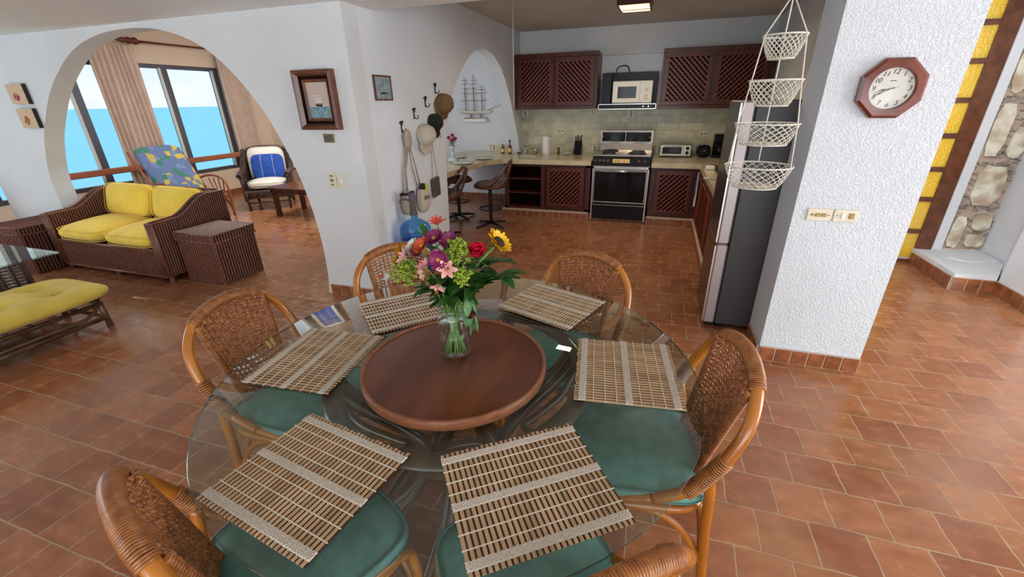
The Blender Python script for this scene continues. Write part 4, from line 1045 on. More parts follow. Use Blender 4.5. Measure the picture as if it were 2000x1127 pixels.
def canvas(label, z, c):
    t = thing('small_canvas', label, 'picture', (-5.985, 2.879, z), 0, 'small square canvases on the left wall')
    MB().bx(-.15, .10, -.035, 0, -.09, .09).build('stretcher', 'ink', t)
    mb = MB(); mb.bx(-.15, .10, -.038, -.035, -.09, .09); mb.build('printed_face', 'canvas_cream', t)
    mb = MB(); rnd_ = random.Random(c)
    for i in range(12): mb.tube([(-.04 + .04 * cos(q) * rnd_.uniform(.6, 1.4), -.0388, -.02 + .035 * sin(q) * rnd_.uniform(.6, 1.4)) for q in (rnd_.uniform(0, 6), rnd_.uniform(0, 6), rnd_.uniform(0, 6))], .0018, 4)
    mb.build('painted_flower', 'petal_rosepink' if c == 1 else 'petal_orange', t)
canvas('small cream canvas on the left wall, upper of the two', 1.74, 1)
canvas('small cream canvas on the left wall, lower of the two', 1.52, 2)

def on_hook_wall(y, z, d=0): return (-2.15 + d, y, z)
RZ = R(90)      # local -y faces +x
t = thing('small_picture', 'small framed print with a pale blue ground near the wall corner', 'picture', on_hook_wall(3.25, 1.708, .001), RZ)
mb = MB(); frame_ring(mb, .118, .092, .118, .092, 0, -.016); frame_ring(mb, .118, .092, .105, .079, -.016, -.014); mb.build('frame', 'frame_wood', t)
mat('print_blue', (.33, .40, .44), .6, col2=(.18, .24, .27), vscale=26)
MB().bx(-.106, .106, -.012, -.004, -.08, .08).build('print', 'print_blue', t)
mb = MB(); mb.prism([(-.05, -.032), (.05, -.032), (.04, -.044), (-.04, -.044)], -.0128, -.012, 'y'); mb.bx(-.001, .001, -.0128, -.012, -.03, .03); mb.build('printed_boat', 'ink', t)
def hook(label, y, z):
    t = thing('wall_hook', label, 'hook', on_hook_wall(y, z), RZ, 'black iron animal hooks')
    mb = MB(); mb.bx(-.006, .006, -.006, 0, -.045, .03); mb.tube(smooth_path([(0, -.004, -.03), (0, -.03, -.045), (0, -.045, -.03), (0, -.045, -.012)], 4), .004, 6); mb.build('hook_shank', 'iron', t)
    mb = MB(); mb.tube(smooth_path([(-.028, -.006, .028), (-.012, -.01, .045), (0, -.012, .03), (.014, -.01, .048), (.03, -.006, .034)], 4), .0045, 6); mb.tube([(0, -.01, .03), (0, -.012, .012)], .007, 6); mb.build('bird_ornament', 'iron', t)
hook('black iron hook shaped like a bird, leftmost, holding the beige bags', 3.465, 1.405)
hook('black iron hook above the cream cap', 3.70, 1.505)
hook('black iron hook above the black cap', 3.93, 1.60)
hook('black iron hook above the tan hat, highest of the four', 4.15, 1.72)
# shoulder bags
t = thing('shoulder_bag', 'beige cloth shoulder bag with long straps hanging from the leftmost hook', 'bag', on_hook_wall(3.46, 0), RZ)
soft_box(MB(), (.02, -.045, 1.30), (.09, .05, .15), .1, 8, 3).build('bundled_cloth', 'beige_cloth', t)
mb = MB()
for x0, x1 in ((-.02, -.125), (.0, -.06)): mb.tube([(x0, -.045, 1.24), ((x0 + x1) / 2 - .02, -.03, 1.05), (x1, -.03, .86)], .009, 6, flat=(1.2, .35))
mb.build('strap', 'beige_cloth', t)
soft_box(MB(), (-.10, -.05, .765), (.15, .07, .20), .1, 8, 4).build('pouch', 'beige_cloth', t)
MB().bx(-.17, -.03, -.085, -.02, .845, .862).build('zip_band', 'black_cloth', t)
t = thing('tote_bag', 'small printed beige bag stuffed with neon yellow and black items, beside the jug pump', 'bag', on_hook_wall(3.64, 0), RZ)
mb = MB(); mb.tube([(-.15, -.048, 1.25), (-.06, -.035, 1.05), (-.02, -.035, .88)], .007, 6, flat=(1.2, .35)); mb.tube([(-.16, -.043, 1.25), (-.11, -.028, 1.05), (-.06, -.028, .88)], .006, 6, flat=(1.2, .35)); mb.build('strap', 'beige_cloth', t)
soft_box(MB(), (0, -.05, .74), (.17, .08, .23), .1, 8, 4).build('pouch', 'cap_cloth', t)
soft_box(MB(), (.0, -.055, .855), (.11, .05, .07), .1, 6, 3).build('black_bundle', 'black_cloth', t)
soft_box(MB(), (.025, -.075, .85), (.05, .03, .08), .1, 6, 3).build('yellow_bundle', 'neon_yellow', t)
text_mesh('SPAX', .055, 'ink', t, (0, -.092, .76), (R(90), 0, 0))
def cap(label, y, z, m, s=1.0, tilt=-18, brim='bill', kind='cap'):
    t = thing(kind, label, kind if kind == 'hat' else 'cap', on_hook_wall(y, z, .01), RZ)
    mb = MB(); mb.T = Matrix.Rotation(R(tilt), 4, 'Y') @ Matrix.Rotation(R(80), 4, 'X')
    mb.lathe([(.082 * s, 0), (.086 * s, .03 * s), (.080 * s, .065 * s), (.058 * s, .10 * s), (.025 * s, .118 * s), (0, .12 * s)], n=24); mb.build('crown', m, t)
    mb = MB(); mb.T = Matrix.Rotation(R(tilt), 4, 'Y') @ Matrix.Rotation(R(80), 4, 'X')
    if brim == 'bill':
        def fn(u, v_): a = -pi / 2 + (v_ - .5) * 2.2; r_ = (.082 + .075 * u * (1 - .55 * (2 * v_ - 1) ** 2)) * s; return (r_ * cos(a), r_ * sin(a), -.006 * u + .004)
        mb.grid(fn, 5, 14, True); mb.grid(lambda u, v_: (fn(u, v_)[0], fn(u, v_)[1], fn(u, v_)[2] + .003), 5, 14, True)
    else:
        mb.lathe([(.082 * s, .002), (.13 * s, -.004), (.13 * s, 0), (.082 * s, .008)], n=28)
    mb.build('brim', m, t); return t
cap('cream baseball cap hanging brim down on the second hook', 3.80, 1.31, 'cap_cloth', 1.15)
cap('black cap hanging folded on the third hook', 4.02, 1.41, 'black_cloth', .95, -25)
cap('tan felt hat hanging on the highest hook at the wall edge', 4.245, 1.575, 'tan_felt', 1.12, -18, 'round', 'hat')
t = thing('phone_pouch', 'small grey leather pouch hanging on two thin cords under the black cap', 'pouch', on_hook_wall(3.96, 0), RZ)
mb = MB(); mb.tube([(-.02, -.02, 1.25), (-.05, -.02, .90)], .0022, 5); mb.tube([(.0, -.02, 1.25), (.055, -.02, .90)], .0022, 5); mb.build('cord', 'black_cloth', t)
mb = MB(); mb.T = Matrix.Translation((0, -.022, .80)) @ Matrix.Rotation(R(-3), 4, 'Y'); mb.box((0, 0, 0), (.155, .025, .19), 0, .008); mb.build('case', 'grey_leather', t)
t = thing('lanyard', 'thin cord with a white tag hanging below the tan hat', 'lanyard', on_hook_wall(4.16, 0), RZ)
MB().tube([(0, -.012, 1.45), (.008, -.012, 1.26)], .003, 5).build('cord', 'black_cloth', t)
MB().tube([(0, -.012, 1.26), (-.008, -.012, 1.2), (.004, -.012, 1.15), (.014, -.012, 1.2), (.008, -.012, 1.26)], .002, 5).build('loop', 'white_cloth', t)

# blue water jug with hand pump on a stand
t = thing('jug_stand', 'low wooden stand under the blue water jug, hidden behind the far left chair', 'stand', (-1.96, 3.20, 0))
MB().cyl((0, 0, .20), .16, .025, 24).build('top', 'stain_wood', t)
for i in range(4): MB().box((.11 * cos(i * pi / 2 + .78), .11 * sin(i * pi / 2 + .78), .10), (.03, .03, .20)).build('leg', 'stain_wood', t)
t = thing('water_jug', 'large blue plastic water jug beside the white wall', 'jug', (-1.96, 3.20, .226))
mb = MB(); mb.lathe([(0, .0), (.12, .0), (.137, .015), (.137, .07), (.130, .08), (.137, .09), (.137, .16), (.130, .17), (.137, .18), (.137, .27), (.13, .285), (.137, .30), (.137, .36), (.12, .40), (.07, .43), (.03, .445), (.028, .48)], n=40); mb.build('bottle', 'blue_glass', t)
mb = MB(); mb.lathe([(0, .012), (.13, .012), (.13, .28), (0, .28)], n=32); mb.build('water', 'blue_glass', t)
mb = MB()
for k in range(7):
    a = -1.9 + k * .42; mb.T = Matrix.Translation((.138 * cos(a), .138 * sin(a), .235)) @ frame((cos(a), sin(a), 0)); mb.lathe([(.010, 0), (.022, 0), (.022, .002), (.010, .002)], n=16)
mb.T = None; mb.build('printed_rings', 'water_blue', t)
t = thing('hand_pump', 'dark water pump with a purple top fitted on the blue jug', 'pump', (-1.96, 3.20, .702))
MB().lathe([(.034, 0), (.034, .03), (.028, .05), (.026, .13), (.028, .15)], n=20).build('body', 'grey_leather', t)
mat('purple_plastic', (.11, .06, .12), .35)
MB().lathe([(.028, .15), (.028, .178), (.02, .188), (0, .19)], n=20).build('button', 'purple_plastic', t)
MB().tube(smooth_path([(0, 0, .12), (-.05, -.03, .14), (-.085, -.05, .13), (-.09, -.052, .11)], 4), .009, 8).build('spout', 'grey_leather', t)

# ------------------------------------------------------------------ column: clock and switches
t = thing('wall_clock', 'octagonal wooden wall clock with a white dial on the white column', 'clock', (1.052, 2.784, 1.620))
oct_ = lambda r_: [(r_ / cos(pi / 8) * cos(pi / 8 + i * pi / 4), r_ / cos(pi / 8) * sin(pi / 8 + i * pi / 4)) for i in range(8)]
mb = MB(); o1, o2 = oct_(.134), oct_(.122); n = 8
mb._add([(x, 0, z) for x, z in o1] + [(x, -.028, z) for x, z in o1] + [(x, -.04, z) for x, z in o2], [(i, (i + 1) % 8, 8 + (i + 1) % 8, 8 + i) for i in range(8)] + [(8 + i, 8 + (i + 1) % 8, 16 + (i + 1) % 8, 16 + i) for i in range(8)])
m_ = 64; vs = []; 
for i in range(m_):
    a = 2 * pi * i / m_; k = .122 / cos(((a + pi / 8) % (pi / 4)) - pi / 8); vs.append((k * cos(a), -.04, k * sin(a)))
for i in range(m_): a = 2 * pi * i / m_; vs.append((.096 * cos(a), -.042, .096 * sin(a)))
for i in range(m_): a = 2 * pi * i / m_; vs.append((.091 * cos(a), -.022, .091 * sin(a)))
mb._add(vs, [(i, (i + 1) % m_, m_ + (i + 1) % m_, m_ + i) for i in range(m_)] + [(m_ + i, m_ + (i + 1) % m_, 2 * m_ + (i + 1) % m_, 2 * m_ + i) for i in range(m_)])
mb.build('case', 'mahogany', t)
d = MB(); d.lathe([(0, 0), (.093, 0)], n=48); d.build('dial', 'dial_white', t, (0, -.022, 0), rot=(R(90), 0, 0))
for h in range(1, 13):
    a = pi / 2 - h * pi / 6; text_mesh(str(h), .031, 'ink', t, (.074 * cos(a), -.0225, .074 * sin(a)), (R(90), 0, 0), 'numeral', .25)
MB().bx(-.013, .013, -.0225, -.0218, .034, .037).build('maker_line', 'ink', t)
def hand(nm, hrs, L_, w_, back=.012, y=-.026, fat=True):
    a = hrs * pi / 6; mb = MB(); mb.T = Matrix.Rotation(a, 4, 'Y')
    P_ = [(-w_ * .4, -back), (w_ * .4, -back), (w_ * .4, L_ * .45), (w_ * 1.4, L_ * .6), (w_ * .4, L_ * .75), (0, L_), (-w_ * .4, L_ * .75), (-w_ * 1.4, L_ * .6), (-w_ * .4, L_ * .45)] if fat else [(-w_, -back), (w_, -back), (w_ * .5, L_), (-w_ * .5, L_)]
    mb.prism(P_, y, y - .001, 'y'); mb.build(nm, 'ink', t)
hand('hour_hand', 8.7, .055, .0035); hand('minute_hand', 8.15, .082, .003, y=-.028); hand('second_hand', 2.5, .03, .0007, .075, -.030, False)
d = MB(); d.lathe([(0, .004), (.05, .003), (.092, 0)], n=40); d.build('glass', 'dial_glass', t, (0, -.033, 0), rot=(R(90), 0, 0))
wall_plate('light_switch', 'ivory plate with brass toggles, left one of the pair on the column', (.905, 2.784, .980), .118, .068, [(-.035, 0, .012, .012, 'brass', 'toggle'), (-.008, 0, .024, .018, 'brass', 'toggle'), (.022, 0, .022, .020, 'brass', 'toggle'), (.045, 0, .006, .006, 'brass', 'screw')])
wall_plate('double_socket', 'ivory plate with a rocker and socket, right one of the pair on the column', (1.030, 2.784, .981), .112, .068, [(-.04, 0, .006, .006, 'brass', 'screw'), (-.012, 0, .018, .034, 'white_plastic', 'rocker'), (.028, 0, .024, .030, 'brass', 'socket')])

# ------------------------------------------------------------------ kitchen
CT = .82
# tiled plinths under the cabinets
skirting('baseboard_kitchen_left', (-2.17, 6.08), (-.87, 6.08), h=.085, w=.1, cap=True)
skirting('baseboard_kitchen_mid', (-.87, 6.12), (-.05, 6.12), h=.085, w=.1)
skirting('baseboard_kitchen_right', (-.05, 6.04), (.545, 6.04), h=.085, w=.1, cap=True)
skirting('baseboard_kitchen_run', (.545, 6.03), (.545, 3.76), h=.085, w=.1, cap=True)
mb = MB(); mb.bx(-2.15, -.87, 6.082, 7.095, .0, .095); mb.bx(-.05, 1.29, 6.045, 7.095, 0, .095); mb.bx(.547, 1.29, 3.76, 6.045, 0, .095)
struct(mb.build('trim_plinth', 'grout'))

def lattice_door(parent, w_, h_, loc, rz=0, flip=1, name='door', knob=None):
    """framed door with a diagonal lattice; local x along the face, -y outwards, origin at the lower left corner"""
    f = MB(); s_ = .052
    for a, b_, c_, d in ((0, w_, 0, s_), (0, w_, h_ - s_, h_), (0, s_, s_, h_ - s_), (w_ - s_, w_, s_, h_ - s_)): f.bx(a, b_, -.024, 0, c_, d, .004)
    o = f.build(name, 'dark_wood', parent, loc, rot=(0, 0, rz))
    m = MB()
    for a, b_, c_, d in ((s_ - .012, w_ - s_ + .012, s_ - .012, s_ + .004), (s_ - .012, w_ - s_ + .012, h_ - s_ - .004, h_ - s_ + .012), (s_ - .012, s_ + .004, s_, h_ - s_), (w_ - s_ - .004, w_ - s_ + .012, s_, h_ - s_)): m.bx(a, b_, -.033, -.02, c_, d, .003)
    m.build('moulding', 'lattice_wood', o)
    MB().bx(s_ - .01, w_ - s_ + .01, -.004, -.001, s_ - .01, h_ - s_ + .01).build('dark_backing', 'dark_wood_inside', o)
    l = MB(); x0, x1, z0, z1 = s_, w_ - s_, s_, h_ - s_; p = .064
    for dir_, y in ((flip, -.016), (-flip, -.010)):
        l.cur = 0 if dir_ == flip else 1
        c_ = z0 - (x1 - x0) if dir_ > 0 else z0
        k = c_ - p
        while k < z1 + (x1 - x0):
            k += p
            # line z = k + dir*(x - x0)
            pts = []
            for x in (x0, x1):
                z = k + dir_ * (x - x0)
                if z0 <= z <= z1: pts.append((x, z))
            for z in (z0, z1):
                x = x0 + (z - k) / dir_
                if x0 < x < x1: pts.append((x, z))
            if len(pts) >= 2:
                (xa, za), (xb, zb) = pts[0], pts[1]; L_ = math.hypot(xb - xa, zb - za)
                if L_ < .02: continue
                l.T = Matrix.Translation(((xa + xb) / 2, y, (za + zb) / 2)) @ Matrix.Rotation(-math.atan2(zb - za, xb - xa), 4, 'Y')
                l.box((0, 0, 0), (L_, .006, .020 if dir_ == flip else .008)); l.T = None
    l.build('lattice', ['lattice_wood', 'dark_wood'], o)
    return o
def carcass(parent, x0, x1, y0, y1, z0, z1, m='dark_wood', nm='body'):
    return MB().bx(x0, x1, y0, y1, z0, z1).build(nm, m, parent)
# wall cabinets
t = thing('wall_cabinet', 'dark wood wall cabinet with two lattice doors, left of the cooker hood', 'cabinet', (-2.147, 6.73, 1.47))
carcass(t, 0, 1.23, .002, .36, 0, .73); MB().bx(0, 1.235, -.022, .005, .68, .735, .004).build('cornice', 'dark_wood', t); MB().bx(0, 1.23, -.01, .005, 0, .045, .003).build('lower_rail', 'dark_wood', t)
lattice_door(t, .545, .635, (.05, 0, .045), flip=1); lattice_door(t, .565, .635, (.62, 0, .045), flip=-1)
t = thing('wall_cabinet', 'dark wood wall cabinet with two lattice doors, right of the cooker hood', 'cabinet', (-.065, 6.73, 1.455))
carcass(t, 0, 1.35, .002, .36, 0, .73); MB().bx(0, 1.355, -.022, .005, .68, .735, .004).build('cornice', 'dark_wood', t); MB().bx(0, 1.35, -.01, .005, 0, .045, .003).build('lower_rail', 'dark_wood', t)
lattice_door(t, .60, .64, (.03, 0, .045), flip=-1); lattice_door(t, .62, .64, (.66, 0, .045), flip=1)
# base cabinets
t = thing('base_cabinet', 'dark wood base cabinet with open shelves and one lattice door, left of the stove', 'cabinet', (-2.13, 6.12, .10))
mb = MB(); mb.bx(0, .04, 0, .97, 0, .655); mb.bx(0, 1.27, .94, .97, 0, .655); mb.bx(0, 1.27, 0, .97, 0, .035); mb.bx(.585, .62, 0, .97, 0, .655); mb.bx(1.2, 1.27, 0, .97, 0, .655); mb.bx(0, 1.27, 0, .03, .62, .655)
mb.bx(.04, .07, -.008, .02, 0, .655); mb.bx(.56, .62, -.008, .02, 0, .655)
mb.build('body', 'dark_wood', t)
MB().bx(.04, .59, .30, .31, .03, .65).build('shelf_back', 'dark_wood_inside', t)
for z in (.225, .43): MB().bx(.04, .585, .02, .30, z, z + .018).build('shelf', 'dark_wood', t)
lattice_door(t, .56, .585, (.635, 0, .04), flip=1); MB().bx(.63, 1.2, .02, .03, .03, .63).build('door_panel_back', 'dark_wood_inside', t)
t = thing('base_cabinet', 'dark wood base cabinet with one lattice door between the stove and the corner', 'cabinet', (-.05, 6.08, .10))
carcass(t, 0, .585, 0, 1.0, 0, .655); lattice_door(t, .47, .59, (.06, 0, .04), flip=1)
t = thing('base_cabinet', 'dark wood base cabinet run along the right wall, under the sink', 'cabinet', (.56, 6.05, .10), R(-90))
carcass(t, 0, 2.28, .002, .72, 0, .655)
for i in range(4): lattice_door(t, .50, .59, (.06 + i * .555, 0, .04), flip=1 if i % 2 else -1)
# worktops
t = thing('worktop', 'cream stone worktop left of the stove, running on as the breakfast bar', 'worktop', (-2.2, 6.2, 0)); T0 = Matrix.Translation((2.2, -6.2, 0))
mb = MB(); mb.T = T0
mb.prism([(-.852, 6.07), (-.852, 7.09), (-2.145, 7.09), (-2.145, 6.985), (-2.285, 6.985), (-2.285, 7.09), (-3.15, 7.09), (-3.15, 4.28), (-2.40, 4.28), (-2.31, 5.85), (-2.14, 6.07)], CT - .062, CT, 'z'); mb.build('slab', 'counter_stone', t)
mb = MB(); mb.T = T0; mb.bx(-2.95, -2.78, 4.55, 4.72, 0, CT - .062); mb.build('support_leg', 'counter_stone', t)
t = thing('worktop', 'cream stone worktop right of the stove, turning the corner to the fridge', 'worktop', (.9, 5.6, 0)); T0 = Matrix.Translation((-.9, -5.6, 0))
mb = MB(); mb.T = T0
for q in ([-.058, 1.295, 6.03, 7.09], [.53, .66, 3.74, 6.03], [1.10, 1.295, 3.74, 6.03], [.66, 1.10, 5.92, 6.03], [.66, 1.10, 3.74, 5.30]): mb.bx(*q, CT - .062, CT)
mb.build('slab', 'counter_stone', t)
t = thing('kitchen_sink', 'steel sink set in the right worktop behind the fridge', 'sink', (.88, 5.61, 0))
mb = MB(); mb.bx(-.235, .235, -.325, .325, CT + .0005, CT + .004); mb.v.clear(); mb.f.clear(); mb.mi.clear(); mb.sm.clear()
frame_pts = [(-.235, -.325), (.235, -.325), (.235, .325), (-.235, .325)]; inn = [(-.2, -.29), (.2, -.29), (.2, .29), (-.2, .29)]
vs = [(x, y, CT + .005) for x, y in frame_pts] + [(x, y, CT + .005) for x, y in inn] + [(x * .93, y * .95, CT - .15) for x, y in inn]
fs = [(i, (i + 1) % 4, 4 + (i + 1) % 4, 4 + i) for i in range(4)] + [(4 + i, 4 + (i + 1) % 4, 8 + (i + 1) % 4, 8 + i) for i in range(4)] + [(8, 9, 10, 11)]
mb._add(vs, fs); mb._add([(x, y, CT + .001) for x, y in frame_pts] + [(x, y, CT + .005) for x, y in frame_pts], [(i, (i + 1) % 4, 4 + (i + 1) % 4, 4 + i) for i in range(4)]); mb.build('basin', 'chrome', t)
MB().tube(smooth_path([(.22, 0, CT), (.22, 0, CT + .18), (.17, 0, CT + .24), (.08, 0, CT + .23), (.05, 0, CT + .19)], 5), .012, 8).build('tap', 'chrome', t)
tag(MB().box((0, 0, 0), (.10, .08, .045), 0, .01).build('sponge', 'white_plastic', None, (.60, 5.55, CT + .024)), 'small white sponge on the worktop edge beside the sink', 'sponge')

# tiled splashback
mb = MB(); mb.bx(-2.149, 1.299, 7.088, 7.099, CT, 1.50); mb.bx(-2.72, -2.285, 7.088, 7.099, CT, .925); mb.bx(1.288, 1.299, 3.76, 4.5, CT, 1.3); mb.bx(1.288, 1.299, 5.72, 7.08, CT, 1.5)
struct(mb.build('trim_splashback', 'backsplash_tile'))
def decor(label, x, z, y=7.087):
    t = thing('seahorse_tile', label, 'tile', (x, y, z), 0, 'cream tiles with a dark seahorse')
    MB().box((0, -.002, 0), (.10, .006, .10), 0, .002).build('tile', 'tile_decor', t)
    mb = MB(); mb.tube(smooth_path([(-.022, -.007, .018), (-.008, -.007, .032), (.008, -.007, .028), (.008, -.007, .012), (-.004, -.007, .002), (.012, -.007, -.010), (.010, -.007, -.026), (-.006, -.007, -.034), (-.012, -.007, -.024), (-.004, -.007, -.020)], 5), [.005] * 20 + [.0042] * 26, 6); mb.build('seahorse', 'ink', t)
decor('cream seahorse tile under the left end of the left wall cabinet', -2.09, 1.395)
decor('cream seahorse tile under the cooker hood, above the stove', -.44, 1.385)
decor('cream seahorse tile low on the wall at the back of the breakfast bar', -2.64, .875)
decor('cream seahorse tile just above the worktop left of the stove', -.95, .885)
decor('cream seahorse tile just above the worktop right of the stove', .02, .885, 7.086)
decor('cream seahorse tile behind the spice jars', -2.09, .885)
wall_plate('double_socket', 'ivory socket plate on the splashback above the knife block', (-1.50, 7.087, 1.145), .118, .075, [(-.025, 0, .03, .024, 'brass', 'socket'), (.025, 0, .03, .024, 'brass', 'socket')])
wall_plate('double_socket', 'ivory socket plate on the splashback above the black toaster', (.60, 7.087, 1.108), .118, .075, [(-.025, 0, .03, .024, 'brass', 'socket'), (.025, 0, .03, .024, 'brass', 'socket')])

# cooker hood and microwave
t = thing('cooker_hood', 'black cooker hood with a chrome-edged control strip above the stove', 'cooker hood', (-.48, 6.9, 1.46))
MB().bx(-.385, .385, -.30, .19, 0, .068, .004).build('canopy', 'black_plastic', t)
mb = MB(); 
for a, b_, c_, d in ((-.39, .39, 0, .007), (-.39, .39, .061, .068), (-.39, -.383, 0, .068), (.383, .39, 0, .068)): mb.bx(a, b_, -.312, -.30, c_, d)
mb.build('chrome_trim', 'chrome', t)
for x in (.22, .29): MB().cyl((0, 0, 0), .009, .012, 12).build('knob', 'chrome', t, (x, -.30, .034), rot=(R(90), 0, 0))
MB().bx(-.37, .37, .02, .19, .068, .475, .004).build('back_panel', 'black_plastic', t)
MB().bx(-.37, -.24, -.18, .02, .068, .46, .004).build('side_box', 'black_plastic', t)
t = thing('microwave', 'white microwave oven on top of the black cooker hood', 'microwave', (-.425, 6.75, 1.53))
MB().bx(-.265, .265, -.11, .165, .004, .285, .008).build('case', 'white_enamel', t)
MB().bx(-.26, .10, -.122, -.11, .012, .277, .006).build('door', 'white_enamel', t); MB().bx(-.195, .055, -.125, -.121, .07, .215, .004).build('window', 'black_glass', t)
MB().cyl((0, 0, 0), .022, .015, 20).build('dial', 'ivory_plastic', t, (.185, -.11, .175), rot=(R(90), 0, 0))
for z in (.10, .065): MB().box((.185, -.113, z), (.05, .008, .022), 0, .003).build('button', 'ivory_plastic', t)
o = MB().tube(smooth_path([(-.13, 0, 0), (-.11, -.01, .06), (-.04, -.02, .085), (.03, -.01, .07), (.06, 0, 0)], 5), .008, 6).build('power_cable', 'black_plastic', None, (-.56, 6.95, 1.936)); tag(o, 'black cable looping over the top of the cooker hood', 'cable')

# stove
t = thing('stove', 'chrome and black electric stove standing in the middle of the kitchen run', 'stove', (-.45, 6.05, 0))
W = .375
MB().bx(-W, W, .005, .70, .04, .80).build('body', 'steel', t)
mb = MB(); mb.bx(-W, -W + .022, -.012, .01, .02, .80, .003); mb.bx(W - .022, W, -.012, .01, .02, .80, .003); mb.bx(-W, W, -.012, .01, .725, .765, .003); mb.build('front_frame', 'chrome', t)
o = MB().bx(-W + .025, W - .025, -.02, .0, .275, .72, .006).build('oven_door', 'black_glass', t)
mb = MB(); mb.bx(-W + .03, W - .03, -.026, -.018, .70, .718); mb.bx(-W + .03, W - .03, -.026, -.018, .278, .288); mb.bx(-W + .028, -W + .036, -.026, -.018, .28, .715); mb.bx(W - .036, W - .028, -.026, -.018, .28, .715); mb.tube([(-W + .05, -.05, .70), (W - .05, -.05, .70)], .009, 8); mb.build('door_trim', 'chrome', o)
o = MB().bx(-W + .025, W - .025, -.016, .0, .04, .265, .006).build('storage_drawer', 'black_plastic', t)
MB().bx(-W + .03, W - .03, -.020, -.014, .235, .242).build('drawer_trim', 'chrome', o)
# sloped control strip
mb = MB(); mb.prism([(-.03, .77), (-.005, .895), (.06, .895), (.06, .77)], -W, W, 'x'); mb.build('control_panel', 'black_plastic', t)
tilt = math.atan2(.025, .125)
for x in (-.335, -.28, -.225, -.17, .235, .31): 
    MB().lathe([(0, .014), (.016, .014), (.019, 0)], n=18).build('knob', 'chrome', t, (x, -.021, .832), rot=(R(90) - tilt, 0, 0)); MB().lathe([(0, .0155), (.010, .0155), (.010, .013)], n=14).build('knob_cap', 'black_plastic', t, (x, -.021, .832), rot=(R(90) - tilt, 0, 0))
mat('clock_gold', (.75, .48, .20), .35, metal=.4)
MB().box((0, 0, 0), (.22, .004, .05)).build('clock_plate', 'clock_gold', t, (.0, -.0195, .835), rot=(-tilt, 0, 0))
for x in (-.07, -.03, .04): MB().box((0, 0, 0), (.006, .003, .024)).build('setting_lever', 'ink', t, (x, -.0235, .835), rot=(-tilt, 0, 0))
mb = MB(); mb.bx(-W, W, -.005, .70, .89, .912, .005); mb.build('cooktop', 'steel', t)
for x, y, r_ in ((-.19, .19, .085), (.19, .17, .105), (-.19, .46, .10), (.19, .46, .08)):
    mb = MB(); mb.lathe([(r_ + .022, .001), (r_ + .018, .007), (r_ + .004, .003), (0, .001)], n=28); b = mb.build('drip_pan', 'chrome', t, (x, y, .912))
    mb = MB()
    for k in range(4): mb.tube([(r_ * (1 - k * .24) * cos(a), r_ * (1 - k * .24) * sin(a), .010) for a in [2 * pi * i / 24 for i in range(24)]], .0065, 6, True)
    mb.build('heating_coil', 'black_metal', b)
mb = MB(); mb.prism([(.60, .912), (.62, 1.0), (.61, 1.175), (.70, 1.175), (.70, .912)], -W + .01, W - .01, 'x'); bgd = mb.build('backguard', 'chrome', t)
MB().bx(-W + .035, -.015, .600, .612, 1.03, 1.155, .003).build('glass_panel', 'black_glass', bgd); MB().bx(-.005, W - .035, .600, .612, 1.03, 1.155, .003).build('glass_panel', 'black_glass', bgd)
for x in (-.325, .325): MB().lathe([(0, .012), (.010, .010), (.012, 0)], n=12).build('knob', 'chrome', bgd, (x, .60, 1.09), rot=(R(90), 0, 0))

# things on the worktop
def on_top(name, label, cat, x, y, rz=0, group=None, dz=.001): return thing(name, label, cat, (x, y, CT + dz), rz, group)
t = on_top('canister', 'tall white canister standing on the left worktop', 'canister', -1.665, 6.80); MB().cyl((0, 0, 0), .066, .255, 28).build('body', 'white_plastic', t); MB().cyl((0, 0, .255), .069, .02, 28).build('lid', 'porcelain', t)
t = on_top('knife_block', 'black knife block with black handles left of the stove', 'knife block', -1.165, 6.80)
mb = MB(); mb.prism([(-.07, 0), (.07, 0), (.10, .13), (.0, .20)], -.055, .055, 'x'); mb.build('block', 'black_plastic', t)
for i, x in enumerate((-.035, -.012, .012, .035)):
    MB().tube([(x, .03, .15), (x * 1.15, .005 + .01 * (i % 2), .26 + .02 * (i % 2))], .009, 6).build('knife_handle', 'black_plastic', t)
t = on_top('bowl', 'small shallow white bowl left of the knife block', 'bowl', -1.32, 6.72); MB().lathe([(0, 0), (.035, 0), (.075, .03), (.078, .032), (.07, .028), (.03, .005), (0, .005)], n=24).build('body', 'plate_white', t)
t = on_top('pepper_mill', 'small dark pepper mill on the left worktop', 'mill', -1.47, 6.80); MB().lathe([(0, 0), (.022, 0), (.018, .03), (.024, .06), (.016, .07), (.022, .095), (0, .10)], n=16).build('body', 'bottle_amber', t)
t = on_top('spice_jar', 'small pink-lidded glass jar beside the pepper mill', 'jar', -1.55, 6.80); MB().cyl((0, 0, 0), .024, .05, 16).build('body', 'jar_glass', t); MB().cyl((0, 0, .05), .025, .016, 16).build('lid', 'petal_pink', t)
t = on_top('wire_rack', 'small chrome wire napkin rack on the left worktop', 'rack', -1.92, 6.80)
mb = MB()
for y in (-.03, .03): mb.tube([(-.06, y, 0), (-.06, y, .12), (.06, y, .12), (.06, y, 0)], .004, 6); mb.tube([(-.035, y, .0), (-.035, y, .09), (.035, y, .09), (.035, y, 0)], .003, 6)
mb.tube([(-.06, -.03, .004), (-.06, .03, .004)], .004, 6); mb.tube([(.06, -.03, .004), (.06, .03, .004)], .004, 6); mb.build('wires', 'chrome', t)
for i, (x, y, lb) in enumerate(((-2.07, 6.66, 'glass jar standing left of the wire rack, nearest the front edge'), (-2.02, 6.86, 'glass jar standing behind the others left of the wire rack'), (-1.80, 6.64, 'low glass jar in front of the wire rack on its right'))):
    t = on_top('glass_jar', lb, 'jar', x, y, group='small glass jars on the left worktop'); MB().cyl((0, 0, 0), .032, .07, 18).build('body', 'jar_glass', t); MB().cyl((0, 0, .002), .028, .04, 18).build('contents', ['bottle_amber', 'plate_white', 'brass'][i], t); MB().cyl((0, 0, .07), .033, .014, 18).build('lid', 'chrome', t)
